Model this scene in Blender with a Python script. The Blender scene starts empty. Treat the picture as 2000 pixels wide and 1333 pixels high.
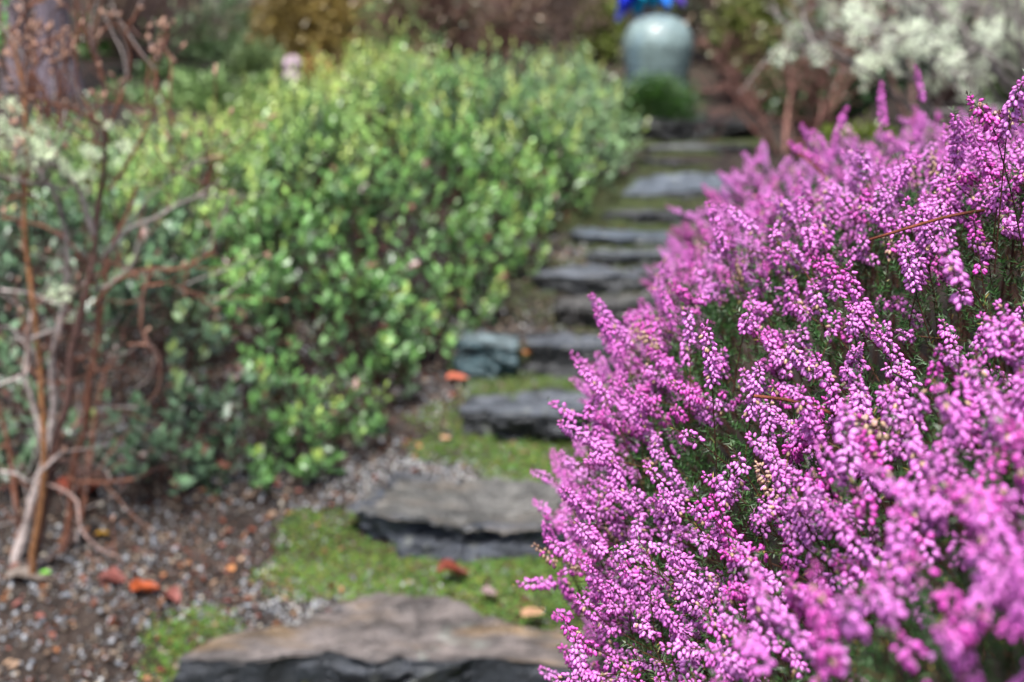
import bpy, math, random
import numpy as np
from math import radians, sin, cos, pi
rng = np.random.default_rng(11); random.seed(5)
S = bpy.context.scene; COL = S.collection
# ------------------------------------------------------------------ camera, sky, light
PITCH = 14.9; CZ = 1.5; FPX = 2500.0
cam = bpy.data.objects.new('camera', bpy.data.cameras.new('camera')); COL.objects.link(cam); S.camera = cam
cam.location = (0, 0, CZ); cam.rotation_euler = (radians(90 - PITCH), 0, 0)
cam.data.lens = 45; cam.data.sensor_width = 36; cam.data.clip_start = 0.02; cam.data.clip_end = 500
cam.data.dof.use_dof = True; cam.data.dof.focus_distance = 1.27; cam.data.dof.aperture_fstop = 3.5
W = bpy.data.worlds.new("World"); S.world = W; W.use_nodes = True
nt = W.node_tree; sky = nt.nodes.new('ShaderNodeTexSky'); sky.sky_type = 'NISHITA'; sky.sun_disc = False
SUN_EL, SUN_ROT = 66, 200
sky.sun_elevation = radians(SUN_EL); sky.sun_rotation = radians(SUN_ROT); sky.dust_density = 3.0; sky.ozone_density = 0.6
bg = nt.nodes['Background']; bg.inputs['Strength'].default_value = 0.072; nt.links.new(sky.outputs[0], bg.inputs[0])
sl = bpy.data.lights.new('sun', 'SUN'); sl.energy = 3.1; sl.angle = radians(20); sl.color = (1, .985, .965)
so = bpy.data.objects.new('sun', sl); COL.objects.link(so)
so.rotation_euler = (radians(90 - SUN_EL), 0, radians(180 - SUN_ROT))
S.view_settings.view_transform = 'Standard'; S.view_settings.look = 'None'; S.view_settings.gamma = 1
S.view_settings.exposure = 1.47
S.cycles.max_bounces = 6; S.cycles.diffuse_bounces = 2; S.cycles.glossy_bounces = 2; S.cycles.transmission_bounces = 6
S.cycles.transparent_max_bounces = 6; S.cycles.caustics_reflective = False; S.cycles.caustics_refractive = False
SP, CP = sin(radians(PITCH)), cos(radians(PITCH))

def at(u, v, c):                      # photo point (2000 px wide) at depth c metres -> place in the garden
    u = np.asarray(u, float); v = np.asarray(v, float); c = np.asarray(c, float)
    yc = (v - 666) / FPX * c
    return np.stack([(u - 1000) / FPX * c, c * CP - yc * SP, CZ - c * SP - yc * CP], -1)
def proj(p):
    dz = p[..., 2] - CZ; c = p[..., 1] * CP - dz * SP; yc = -(p[..., 1] * SP + dz * CP)
    cc = np.maximum(c, 1e-3)
    return 1000 + FPX * p[..., 0] / cc, 666 + FPX * yc / cc, c

# ------------------------------------------------------------------ noise
def _h(i, j, k, s):
    n = (i * 374761393 + j * 668265263 + k * 2147483647 + s * 974634777) & 0xffffffff
    n = ((n ^ (n >> 13)) * 1274126177) & 0xffffffff
    return ((n ^ (n >> 16)) & 0xffff) / 65535.0
def noise(p, f=1.0, s=0):
    p = np.asarray(p, float) * f
    if p.shape[-1] == 2: p = np.concatenate([p, np.zeros(p.shape[:-1] + (1,))], -1)
    i = np.floor(p).astype(np.int64); t = p - i; t = t * t * (3 - 2 * t); r = 0
    for a in (0, 1):
        for b in (0, 1):
            for c in (0, 1):
                w = (t[..., 0] if a else 1 - t[..., 0]) * (t[..., 1] if b else 1 - t[..., 1]) * (t[..., 2] if c else 1 - t[..., 2])
                r = r + w * _h(i[..., 0] + a, i[..., 1] + b, i[..., 2] + c, s)
    return r * 2 - 1
def fbm(p, f=1.0, s=0, o=4):
    r = 0; a = 1.0
    for k in range(o): r = r + a * noise(p, f * 2 ** k, s + k * 7); a *= .5
    return r / 1.9
def nrm(v): return v / np.maximum(np.linalg.norm(v, axis=-1, keepdims=True), 1e-9)
def sst(a, b, x): t = np.clip((x - a) / (b - a), 0, 1); return t * t * (3 - 2 * t)

# ------------------------------------------------------------------ mesh buffer
class MB:
    def __init__(s): s.v = []; s.c = []; s.f = []; s.n = 0
    def add(s, V, F, C):
        V = np.asarray(V, np.float32).reshape(-1, 3); C = np.asarray(C, np.float32)
        if C.ndim == 1: C = np.tile(C, (len(V), 1))
        s.v.append(V); s.c.append(C.reshape(-1, 3)); F = F if isinstance(F, list) else [F]
        for f in F: s.f.append(np.asarray(f, np.int64) + s.n)
        s.n += len(V)
    def build(s, name, mat, parent=None, smooth=True):
        V = np.concatenate(s.v); C = np.concatenate(s.c); me = bpy.data.meshes.new(name)
        lt = np.concatenate([np.full(len(f), f.shape[1], np.int32) for f in s.f]); lv = np.concatenate([f.ravel() for f in s.f]).astype(np.int32)
        if parent is not None: V = V - np.array(parent.location, np.float32)
        me.vertices.add(len(V)); me.vertices.foreach_set('co', V.ravel())
        me.loops.add(len(lv)); me.loops.foreach_set('vertex_index', lv)
        me.polygons.add(len(lt)); ls = np.zeros(len(lt), np.int32); ls[1:] = np.cumsum(lt)[:-1]
        me.polygons.foreach_set('loop_start', ls); me.polygons.foreach_set('loop_total', lt)
        me.polygons.foreach_set('use_smooth', np.full(len(lt), smooth))
        me.update(calc_edges=True)
        a = me.color_attributes.new('Col', 'FLOAT_COLOR', 'POINT')
        a.data.foreach_set('color', np.concatenate([C, np.ones((len(C), 1), np.float32)], 1).ravel())
        me.materials.append(mat); o = bpy.data.objects.new(name, me); COL.objects.link(o)
        if parent is not None: o.parent = parent
        return o
def tag(o, label=None, cat=None, group=None, kind=None):
    for k, v in (('label', label), ('category', cat), ('group', group), ('kind', kind)):
        if v: o[k] = v
    return o
def thing(name, loc, label, cat, group=None):
    o = bpy.data.objects.new(name, None); COL.objects.link(o); o.location = [float(q) for q in loc]
    o.empty_display_size = .1; return tag(o, label, cat, group)

def frames(d, spin=None):
    ref = np.where(np.abs(d[:, 2:3]) > .9, np.array([[1., 0, 0]]), np.array([[0, 0, 1.]]))
    a = nrm(np.cross(ref, d)); b = np.cross(d, a)
    if spin is not None:
        c, s = np.cos(spin)[:, None], np.sin(spin)[:, None]; a, b = a * c + b * s, b * c - a * s
    return a, b
def inst(mb, TV, TF, pos, d, spin, L, R, TC):
    """template TV (x,y across; z along d); L,R per item; TC (n,T,3) colours"""
    a, b = frames(d, spin); n = len(pos); T = len(TV)
    L = np.broadcast_to(L, n)[:, None, None]; R = np.broadcast_to(R, n)[:, None, None]
    V = pos[:, None] + R * (TV[None, :, 0:1] * a[:, None] + TV[None, :, 1:2] * b[:, None]) + L * TV[None, :, 2:3] * d[:, None]
    F = [(np.asarray(f)[None] + (np.arange(n) * T)[:, None, None]).reshape(-1, np.asarray(f).shape[1]) for f in TF]
    mb.add(V, F, np.broadcast_to(TC, (n, T, 3)))
def tubes(mb, P, R, C, sides=4):
    """P (n,k,3) R (n,k) C (n,3) or (n,k,3)"""
    P = np.asarray(P, float); n, k, _ = P.shape; R = np.broadcast_to(R, (n, k))
    t = np.gradient(P, axis=1); t = nrm(t); ref = np.where(np.abs(nrm(P[:, -1] - P[:, 0])[:, 2:3]) > .8, np.array([[1., .1, 0]]), np.array([[0, .1, 1.]]))
    a = nrm(np.cross(np.broadcast_to(ref[:, None], t.shape), t)); b = np.cross(t, a)
    th = np.arange(sides) * 2 * pi / sides
    V = P[:, :, None] + R[:, :, None, None] * (np.cos(th)[:, None] * a[:, :, None] + np.sin(th)[:, None] * b[:, :, None])
    i = np.arange(k - 1)[:, None] * sides; j = np.arange(sides)[None]; j2 = (j + 1) % sides
    F = np.stack([i + j, i + j2, i + sides + j2, i + sides + j], -1).reshape(-1, 4)
    F = (F[None] + (np.arange(n) * k * sides)[:, None, None]).reshape(-1, 4)
    C = np.asarray(C, float)
    if C.ndim == 1: C = np.tile(C, (n, 1))
    if C.ndim == 2: C = np.repeat(C[:, None], k, 1)
    mb.add(V, F, np.repeat(C[:, :, None], sides, 2))
def smooth_path(pts, k=20, wob=0.0, s=0):
    pts = np.asarray(pts, float); d = np.r_[0, np.cumsum(np.linalg.norm(np.diff(pts, axis=0), axis=1))]; t = np.linspace(0, d[-1], k)
    P = np.stack([np.interp(t, d, pts[:, i]) for i in range(3)], 1)
    for _ in range(2): P[1:-1] = (P[:-2] + 2 * P[1:-1] + P[2:]) / 4
    if wob: P += wob * np.stack([noise(P, 9, s + i) for i in range(3)], 1)
    return P

# ------------------------------------------------------------------ materials
def mat(name, rough=.6, spec=.3, trans=0., noise_scale=0, noise_amt=.3, bump=0., bump_scale=60, coat=0., tint=None):
    m = bpy.data.materials.new(name); m.use_nodes = True; N = m.node_tree.nodes; Lk = m.node_tree.links
    p = N['Principled BSDF']; a = N.new('ShaderNodeAttribute'); a.attribute_name = 'Col'
    src = a.outputs['Color']
    tc = N.new('ShaderNodeTexCoord')
    if noise_scale:
        nz = N.new('ShaderNodeTexNoise'); nz.inputs['Scale'].default_value = noise_scale; nz.inputs['Detail'].default_value = 6
        Lk.new(tc.outputs['Object'], nz.inputs['Vector'])
        mr = N.new('ShaderNodeMapRange'); mr.inputs[1].default_value = .3; mr.inputs[2].default_value = .7
        mr.inputs[3].default_value = 1 - noise_amt; mr.inputs[4].default_value = 1 + noise_amt; Lk.new(nz.outputs[0], mr.inputs[0])
        mx = N.new('ShaderNodeVectorMath'); mx.operation = 'SCALE'; Lk.new(src, mx.inputs[0]); Lk.new(mr.outputs[0], mx.inputs['Scale']); src = mx.outputs[0]
    Lk.new(src, p.inputs['Base Color']); p.inputs['Roughness'].default_value = rough; p.inputs['Specular IOR Level'].default_value = spec
    p.inputs['Coat Weight'].default_value = coat
    if bump:
        nb = N.new('ShaderNodeTexNoise'); nb.inputs['Scale'].default_value = bump_scale; nb.inputs['Detail'].default_value = 8; nb.inputs['Roughness'].default_value = .65
        Lk.new(tc.outputs['Object'], nb.inputs['Vector']); bp = N.new('ShaderNodeBump'); bp.inputs['Strength'].default_value = bump; bp.inputs['Distance'].default_value = .01
        Lk.new(nb.outputs[0], bp.inputs['Height']); Lk.new(bp.outputs[0], p.inputs['Normal'])
    if trans:
        t = N.new('ShaderNodeBsdfTranslucent'); Lk.new(src, t.inputs[0]); mix = N.new('ShaderNodeMixShader'); mix.inputs[0].default_value = trans
        Lk.new(p.outputs[0], mix.inputs[1]); Lk.new(t.outputs[0], mix.inputs[2]); Lk.new(mix.outputs[0], N['Material Output'].inputs[0])
    return m
M_petal = mat('petal', .40, .45, .12)
M_needle = mat('needle', .45, .4, .04)
M_leaf = mat('waxy_leaf', .36, .65, .06)
M_dry = mat('dry_leaf', .6, .3, .15, 60, .35)
M_bark = mat('bark', .75, .2, 0, 60, .45, .8, 120)
M_stone = mat('stone', .30, .55, 0, 18, .55, 1.0, 60)
M_soil = mat('soil', .85, .2, 0, 40, .6, 1.0, 90)
M_peb = mat('pebble', .55, .35, 0, 90, .25)
M_moss = mat('moss', .6, .25, .2)
M_lichen = mat('lichen', .85, .1, .3)
M_glass = mat('glass', .48, .45, 0, 25, .3, .3, 25, .15)

# ------------------------------------------------------------------ land form
PY = [-2, 0, 2.2, 2.5, 2.8, 3.1, 3.4, 3.75, 3.95, 4.2, 4.4, 4.5, 4.64, 4.85, 5.0, 5.35, 5.7, 6.2, 6.4, 6.8, 7.3, 9, 12, 16, 30]
PZ = [-.4, -.35, -.05, -.01, .07, .08, .165, .18, .25, .255, .335, .345, .44, .505, .545, .57, .62, .69, .73, .75, .78, .9, 1.5, 2.6, 6]
def xl(y): return np.interp(y, [.3, .6, 1.2, 1.6, 1.9, 2.25, 2.9, 3.3, 4.5, 5.5, 6.5, 8, 12], [.04, .06, .095, .09, .11, .18, .38, .50, .80, 1.1, 1.45, 1.7, 2.2])
def ftop(e, y):                       # crown of the heather above the path edge
    z = np.interp(e, [-.05, 0, .03, .08, .15, .25, .4, .6, 1.0, 1.6], [.3, .6, .8, .93, 1.03, 1.13, 1.22, 1.27, 1.27, 1.2])
    z = z + .02 * (y - 1.3) - .11 * sst(1.6, 2.5, y) * sst(.12, .4, e)
    return z
def xb(y): return np.interp(y, [3.2, 3.5, 4.0, 4.44, 4.74, 5.6, 6.3, 7.2, 9], [-.74, -.50, -.24, -.12, .08, .40, .58, .60, .6])
def ground(x, y):
    z = np.interp(y, PY, PZ)
    e = x - xl(y); z = z + sst(.05, .9, e) * np.interp(y, [0, 3, 5, 8, 12], [.75, .6, .5, .35, .1])
    el = xb(y) - x; z = z + .10 * np.clip(el, 0, 2.5)
    z = z + sst(-.3, -1.6, x) * .0
    return z + .018 * fbm(np.stack([x, y], -1), 2.2, 3)

def sheet():
    mb = MB(); x = np.r_[np.linspace(-14, -2.6, 40), np.linspace(-2.55, 2.6, 340), np.linspace(2.7, 14, 40)]
    y = np.r_[np.linspace(-3, 2.2, 30), np.linspace(2.25, 7.5, 360), np.linspace(7.6, 30, 120)]
    X, Y = np.meshgrid(x, y, indexing='ij'); Z = ground(X, Y); p = np.stack([X, Y], -1)
    Z = Z + .006 * fbm(p, 22, 9) * (Y < 8)
    n, m = len(x), len(y); i = (np.arange(n - 1)[:, None] * m + np.arange(m - 1)[None]).ravel()
    k = fbm(p, 3, 40)[..., None]; k2 = fbm(p, 11, 44)[..., None]
    C = np.array([.026, .019, .016]) * (1 + .4 * k2) + np.clip(k, 0, 1) * np.array([.03, .02, .014])
    far = sst(8, 10, Y)[..., None]; C = C * (1 - far) + far * (np.array([.045, .035, .025]) * (1 + .5 * k2))
    mb.add(np.stack([X, Y, Z], -1), np.stack([i, i + m, i + m + 1, i + 1], -1), np.clip(C, .005, 1).reshape(-1, 3))
    tag(mb.build('ground', M_soil), kind='structure')
sheet()

# ------------------------------------------------------------------ step stones
RINGS = []
def rock(name, outline, ztop, thick, label, cat='stone step', col=(.11, .105, .10), side=(.05, .053, .058), seed=0, rough=.02, group=None, tilt=(0, 0), taper=.05, warm=None, wet=.62):
    rr = np.random.default_rng(seed + 900); rough = rough * 1.6; tilt = (rr.normal(0, .035), rr.normal(0, .03)) if rough < .04 else tilt
    o = np.asarray(outline, float); c0 = o.mean(0); n = 150
    q = np.vstack([o, o[:1]]); d = np.r_[0, np.cumsum(np.linalg.norm(np.diff(q, axis=0), axis=1))]; t = np.linspace(0, d[-1], n, endpoint=False)
    ring = np.stack([np.interp(t, d, q[:, 0]), np.interp(t, d, q[:, 1])], 1)
    for _ in range(2): ring = (np.roll(ring, 1, 0) + 2 * ring + np.roll(ring, -1, 0)) / 4
    ring = ring + .022 * np.stack([noise(ring, 6, seed + 30), noise(ring, 7, seed + 31)], -1) + .008 * np.stack([noise(ring, 25, seed + 32), noise(ring, 25, seed + 33)], -1); RINGS.append(ring.copy()[::3]); rel = ring - c0; rows = []; kinds = []
    for h in np.linspace(0, 1, 16):                       # side: bottom to top
        rows.append((c0 + rel * (1 - taper * (1 - h) ** 2 - (.02 * (h > .93))), -thick * (1 - h))); kinds.append(0)
    for s in np.r_[.955, .9, np.linspace(.8, .02, 14)]:
        rows.append((c0 + rel * s, 0.0)); kinds.append(1)
    V = []; C = []
    for (xy, z), k in zip(rows, kinds):
        p = np.column_stack([xy, np.full(n, z + ztop)]); V.append(p)
    V = np.array(V); kinds = np.array(kinds)[:, None] * np.ones((1, n))
    out = nrm(np.concatenate([V[..., :2] - c0, np.zeros(V.shape[:2] + (1,))], -1))
    P3 = V * np.array([1, 1, 2.6])                        # flattened, bedded rock
    cell = np.floor(noise(P3, 7, seed) * 2.2) / 2.2        # broken ledges
    dsp = rough * (1.2 * fbm(P3, 5, seed + 1) + 1.0 * cell + .35 * fbm(P3, 28, seed + 2))
    V = V + out * (dsp * (1 - kinds * .9))[..., None]
    top = np.column_stack([np.ravel(V[..., 0]), np.ravel(V[..., 1])]).reshape(V.shape[0], n, 2)
    dz = rough * (.5 * fbm(top, 5, seed + 3) + .22 * fbm(top, 22, seed + 4) + .35 * np.floor(noise(top * np.array([.6, 1.3]), 6, seed + 5) * 2) / 2)
    V[..., 2] += dz * (.35 + .65 * kinds) + tilt[0] * (V[..., 0] - c0[0]) + tilt[1] * (V[..., 1] - c0[1])
    nz = fbm(P3, 9, seed + 6)[..., None]; nz2 = fbm(V * np.array([1, 4, 6]), 12, seed + 8)[..., None]
    ct = np.array(col) * (1 + .45 * nz + .5 * nz2); w = np.array(warm if warm else col)
    m = sst(.0, .5, fbm(top * np.array([.7, 2.2]), 8, seed + 9))[..., None]; ct = ct * (1 - m) + m * w * (1 + .5 * nz2)
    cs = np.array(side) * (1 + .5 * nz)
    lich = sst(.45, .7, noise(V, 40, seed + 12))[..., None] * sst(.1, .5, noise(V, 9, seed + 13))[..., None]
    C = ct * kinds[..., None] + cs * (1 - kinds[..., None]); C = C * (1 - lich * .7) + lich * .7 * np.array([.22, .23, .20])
    R = V.shape[0]; i = np.arange(R - 1)[:, None] * n; j = np.arange(n)[None]; j2 = (j + 1) % n
    F = np.stack([i + j, i + j2, i + n + j2, i + n + j], -1).reshape(-1, 4)
    C = C * wet; mb = MB(); mb.add(V, [F, (np.arange(n) + (R - 1) * n)[None], np.arange(n)[::-1][None]], np.clip(C, .004, 1).reshape(-1, 3))
    return tag(mb.build(name, M_stone, smooth=False), label, cat, group)
G = 'stone steps climbing the garden path'
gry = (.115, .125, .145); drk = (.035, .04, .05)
rock('stone_step', [(-.77, 2.55), (-.62, 2.52), (-.45, 2.56), (-.3, 2.53), (-.1, 2.55), (.05, 2.50), (.2, 2.52), (.3, 2.58), (.2, 2.64), (-.02, 2.72), (-.16, 2.85), (-.36, 2.86), (-.52, 2.72), (-.68, 2.64)], .10, .16,
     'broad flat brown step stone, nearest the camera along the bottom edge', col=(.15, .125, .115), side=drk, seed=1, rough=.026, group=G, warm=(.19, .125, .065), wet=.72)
rock('stone_step', [(-.47, 3.20), (-.40, 3.13), (-.3, 3.10), (-.1, 3.07), (.06, 3.06), (.15, 3.12), (.19, 3.24), (.17, 3.36), (-.05, 3.40), (-.3, 3.40), (-.42, 3.33)], .19, .15,
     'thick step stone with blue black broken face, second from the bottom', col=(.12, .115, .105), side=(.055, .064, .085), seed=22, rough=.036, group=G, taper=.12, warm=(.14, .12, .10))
rock('stone_step', [(-.165, 3.80), (-.05, 3.74), (.15, 3.73), (.35, 3.76), (.36, 3.92), (.1, 3.97), (-.1, 3.92)], .275, .13,
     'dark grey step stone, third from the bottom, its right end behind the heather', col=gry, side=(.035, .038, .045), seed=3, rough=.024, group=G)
rock('edging_rock', [(-.17, 4.17), (.03, 4.16), (.04, 4.30), (-.15, 4.32)], .38, .15,
     'small squarish teal blue rock left of the dark fourth step', 'rock', (.13, .17, .18), (.05, .10, .115), 4, .022)
rock('stone_step', [(.05, 4.18), (.2, 4.16), (.42, 4.18), (.45, 4.32), (.2, 4.36), (.06, 4.32)], .375, .15,
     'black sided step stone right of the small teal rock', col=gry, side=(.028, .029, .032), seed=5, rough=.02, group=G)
rock('stone_step', [(.17, 4.5), (.3, 4.46), (.55, 4.48), (.58, 4.6), (.35, 4.63), (.2, 4.6)], .445, .13,
     'small dark lump of a step just below the long fluted one', col=(.10, .095, .09), side=(.035, .032, .03), seed=6, rough=.022, group=G, taper=.15)
rock('stone_step', [(.10, 4.67), (.2, 4.62), (.48, 4.64), (.6, 4.7), (.58, 4.8), (.3, 4.83), (.13, 4.77)], .51, .10,
     'dark step stone with wavy front face, fifth step counted from the bottom', col=gry, side=(.05, .052, .055), seed=7, rough=.022, group=G)
rock('stone_step', [(.29, 4.88), (.45, 4.84), (.68, 4.87), (.72, 4.95), (.5, 4.99), (.33, 4.96)], .557, .08,
     'step stone with a pale blue grey top, halfway up the path', col=(.18, .195, .21), side=(.04, .045, .05), seed=8, rough=.016, group=G)
rock('paving_slab', [(.26, 5.10), (.42, 5.03), (.62, 5.06), (.66, 5.2), (.45, 5.24), (.28, 5.2)], .585, .06,
     'thin bluish slab lying flat between two mossy treads halfway up', 'slab', (.12, .14, .17), (.05, .06, .07), 9, .012)
rock('stone_step', [(.36, 5.40), (.55, 5.36), (.82, 5.40), (.85, 5.52), (.6, 5.58), (.4, 5.53)], .625, .09,
     'dark low step stone below the widest grey slab', col=(.09, .09, .095), side=(.025, .025, .03), seed=10, rough=.016, group=G)
rock('stone_step', [(.50, 5.80), (.7, 5.76), (1.02, 5.83), (1.08, 6.1), (.85, 6.2), (.56, 6.1)], .675, .09,
     'wide blue grey slab step near the top of the path', col=(.14, .16, .19), side=(.04, .042, .05), seed=12, rough=.014, group=G)
rock('stone_step', [(.60, 6.32), (.85, 6.26), (1.15, 6.34), (1.15, 6.5), (.85, 6.5), (.65, 6.46)], .728, .08,
     'narrow grey step, second from the top', col=(.12, .12, .12), side=(.03, .03, .035), seed=13, rough=.014, group=G)
rock('stone_step', [(.70, 6.62), (.95, 6.58), (1.25, 6.64), (1.27, 6.85), (.95, 6.9), (.72, 6.82)], .765, .07,
     'topmost grey step before the dark hollow', col=(.15, .15, .16), side=(.03, .03, .035), seed=14, rough=.014, group=G)

def free_of_stones(x, y, m=.0):
    ok = np.ones(len(x), bool)
    for ring in RINGS:                                    # inside the stone's own outline, drawn in by m + 1 cm
        c = ring.mean(0); q = c + (ring - c) * (1 - (m + .01) / np.linalg.norm(ring - c, axis=1, keepdims=True)); ins = np.zeros(len(x), bool)
        w = np.where((x > q[:, 0].min()) & (x < q[:, 0].max()) & (y > q[:, 1].min()) & (y < q[:, 1].max()))[0]; xs, ys = x[w], y[w]; t = np.zeros(len(w), bool)
        for a, b in zip(q, np.roll(q, -1, 0)):
            hit = ((a[1] > ys) != (b[1] > ys)) & (xs < (b[0] - a[0]) * (ys - a[1]) / (b[1] - a[1] + 1e-12) + a[0]); t ^= hit
        ins[w] = t; ok &= ~ins
    return ok
def scatter(n, x0, x1, y0, y1):
    # more points nearer the camera
    t = rng.random(n) ** 1.5; y = y0 + (y1 - y0) * t; x = x0 + (x1 - x0) * rng.random(n); return x, y
def infr(p, m=150, side=.3):
    u, v, c = proj(p); m2 = m + side * FPX / np.maximum(c, .3); return (u > -m2) & (u < 2000 + m2) & (v > -m) & (v < 1333 + m) & (c > .1)

# ------------------------------------------------------------------ moss, gravel, litter
def moss_mask(x, y):
    p = np.stack([x, y], -1); k = fbm(p, 3.5, 60, 3)
    xc = np.interp(y, [2.4, 2.9, 3.5, 4.1, 4.7, 5.5, 7], [-.1, -.05, .0, .15, .35, .62, .95])
    d = np.abs(x - xc) / np.interp(y, [2.4, 3, 3.5, 4.2, 5, 7], [.5, .52, .34, .36, .38, .5])
    m = 1.12 - d + k * .85
    for cx, cy, r, w in ((-.74, 2.6, .15, 1.5), (-.46, 3.0, .24, 1.3), (-.2, 2.98, .25, .6), (.15, 2.9, .25, .8), (-.56, 3.25, .12, 1.3), (-.08, 3.62, .3, .6), (.0, 4.02, .25, .5), (-.3, 3.75, .2, .35), (-.75, 2.75, .1, .6), (-.05, 2.95, .3, .5), (.35, 5.3, .3, .4), (.45, 5.65, .3, .5)):
        m = m + w * np.exp(-((x - cx) ** 2 + (y - cy) ** 2) / r ** 2)
    for cx, cy, r, w in ((-.42, 2.78, .14, 1.6), (-.45, 3.5, .15, 1.3), (-.14, 3.47, .12, 1.0), (.0, 4.42, .1, .6)):
        m = m - w * np.exp(-((x - cx) ** 2 + (y - cy) ** 2) / r ** 2)
    return m
def moss():
    mb = MB(); x, y = scatter(620000, -1.2, 1.45, 2.3, 7.2); m = moss_mask(x, y)
    m = m + .55 * fbm(np.stack([x, y], -1), 9, 66, 4); k = (m > .38 + .75 * rng.random(len(x)) ** 1.6) & free_of_stones(x, y, .03) & (x < xl(y) + .25) & (x < 1.4)
    k &= infr(np.stack([x, y, ground(x, y)], -1))
    x, y, m = x[k], y[k], m[k]; n = len(x); h = .003 + .020 * sst(.4, 1.3, m) * (.5 + .5 * noise(np.stack([x, y], -1), 30, 5))
    pos = np.stack([x, y, ground(x, y) + h * rng.random(n) + .002], -1)
    d = nrm(np.stack([rng.normal(0, .8, n), rng.normal(0, .8, n), np.abs(rng.normal(.5, .4, n))], -1))
    kk = fbm(pos, 9, 70)[:, None]; r = rng.random((n, 1))
    C = np.array([.13, .27, .05]) * (.6 + .6 * r) * (1 + .35 * kk); yel = np.array([.24, .27, .05]); C = np.where(rng.random((n, 1)) < .22 + .2 * kk, yel * (.6 + .6 * r), C)
    C = np.where(rng.random((n, 1)) < .14, np.array([.14, .075, .04]) * (.5 + r), C)
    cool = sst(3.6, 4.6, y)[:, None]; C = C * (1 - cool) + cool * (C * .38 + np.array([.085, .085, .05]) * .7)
    TV = np.array([[-.5, 0, 0], [.5, 0, 0], [.55, .1, .6], [0, .25, 1.1], [-.55, .1, .6]])
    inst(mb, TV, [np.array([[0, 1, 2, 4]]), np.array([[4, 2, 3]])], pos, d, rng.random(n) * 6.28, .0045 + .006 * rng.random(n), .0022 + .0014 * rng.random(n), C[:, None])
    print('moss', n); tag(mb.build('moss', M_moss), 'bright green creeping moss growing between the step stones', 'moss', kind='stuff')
moss()
ICO = None
def ico_t():
    g = (1 + 5 ** .5) / 2
    V = np.array([(-1, g, 0), (1, g, 0), (-1, -g, 0), (1, -g, 0), (0, -1, g), (0, 1, g), (0, -1, -g), (0, 1, -g), (g, 0, -1), (g, 0, 1), (-g, 0, -1), (-g, 0, 1)]) / 1.9
    F = np.array([(0, 11, 5), (0, 5, 1), (0, 1, 7), (0, 7, 10), (0, 10, 11), (1, 5, 9), (5, 11, 4), (11, 10, 2), (10, 7, 6), (7, 1, 8), (3, 9, 4), (3, 4, 2), (3, 2, 6), (3, 6, 8), (3, 8, 9), (4, 9, 5), (2, 4, 11), (6, 2, 10), (8, 6, 7), (9, 8, 1)])
    return V, F
IV, IF = ico_t()
def gravel():
    mb = MB(); x, y = scatter(95000, -2.2, .6, 2.2, 5.2); p = np.stack([x, y], -1)
    grit = np.exp(-((x + .42) ** 2 + (y - 2.8) ** 2) / .2 ** 2) + np.exp(-((x + .42) ** 2 + (y - 3.52) ** 2) / .17 ** 2) + np.exp(-((x + .14) ** 2 + (y - 3.47) ** 2) / .14 ** 2) + .5 * np.exp(-((x + .25) ** 2 + (y - 4.0) ** 2) / .15 ** 2)
    den = .38 + 1.0 * grit + .55 * np.clip(fbm(p, 4, 80, 4), -.35, 1)
    k = (rng.random(len(x)) < den) & free_of_stones(x, y, .0) & (x < xl(y) + .1); k &= infr(np.stack([x, y, ground(x, y)], -1))
    x, y, g = x[k], y[k], grit[k]; n = len(x); s = (.0025 + .0065 * rng.random(n) ** 3) * np.where(g > .35, .75, 1.1)
    pos = np.stack([x, y, ground(x, y) + s * .4], -1); r = rng.random((n, 1))
    pal = np.array([[.30, .31, .33], [.42, .42, .41], [.16, .17, .19], [.20, .15, .11], [.09, .085, .085], [.36, .32, .26], [.07, .06, .05]])
    w = np.where(g[:, None] > .35, np.array([[.3, .32, .15, .08, .03, .1, .02]]), np.array([[.12, .025, .17, .20, .22, .04, .225]])); cw = np.cumsum(w, 1)
    idx = np.minimum((rng.random((n, 1)) > cw).sum(1), 6); C = pal[idx] * (.7 + .6 * r)
    d = nrm(rng.normal(0, 1, (n, 3))); inst(mb, IV * np.array([1, .75, 1]), [IF], pos, d, rng.random(n) * 6, s * .75, s, C[:, None])
    print('gravel', n); tag(mb.build('gravel', M_peb, smooth=True), 'grey and white grit and pebbles scattered over dark soil', 'gravel', kind='stuff')
gravel()

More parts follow.
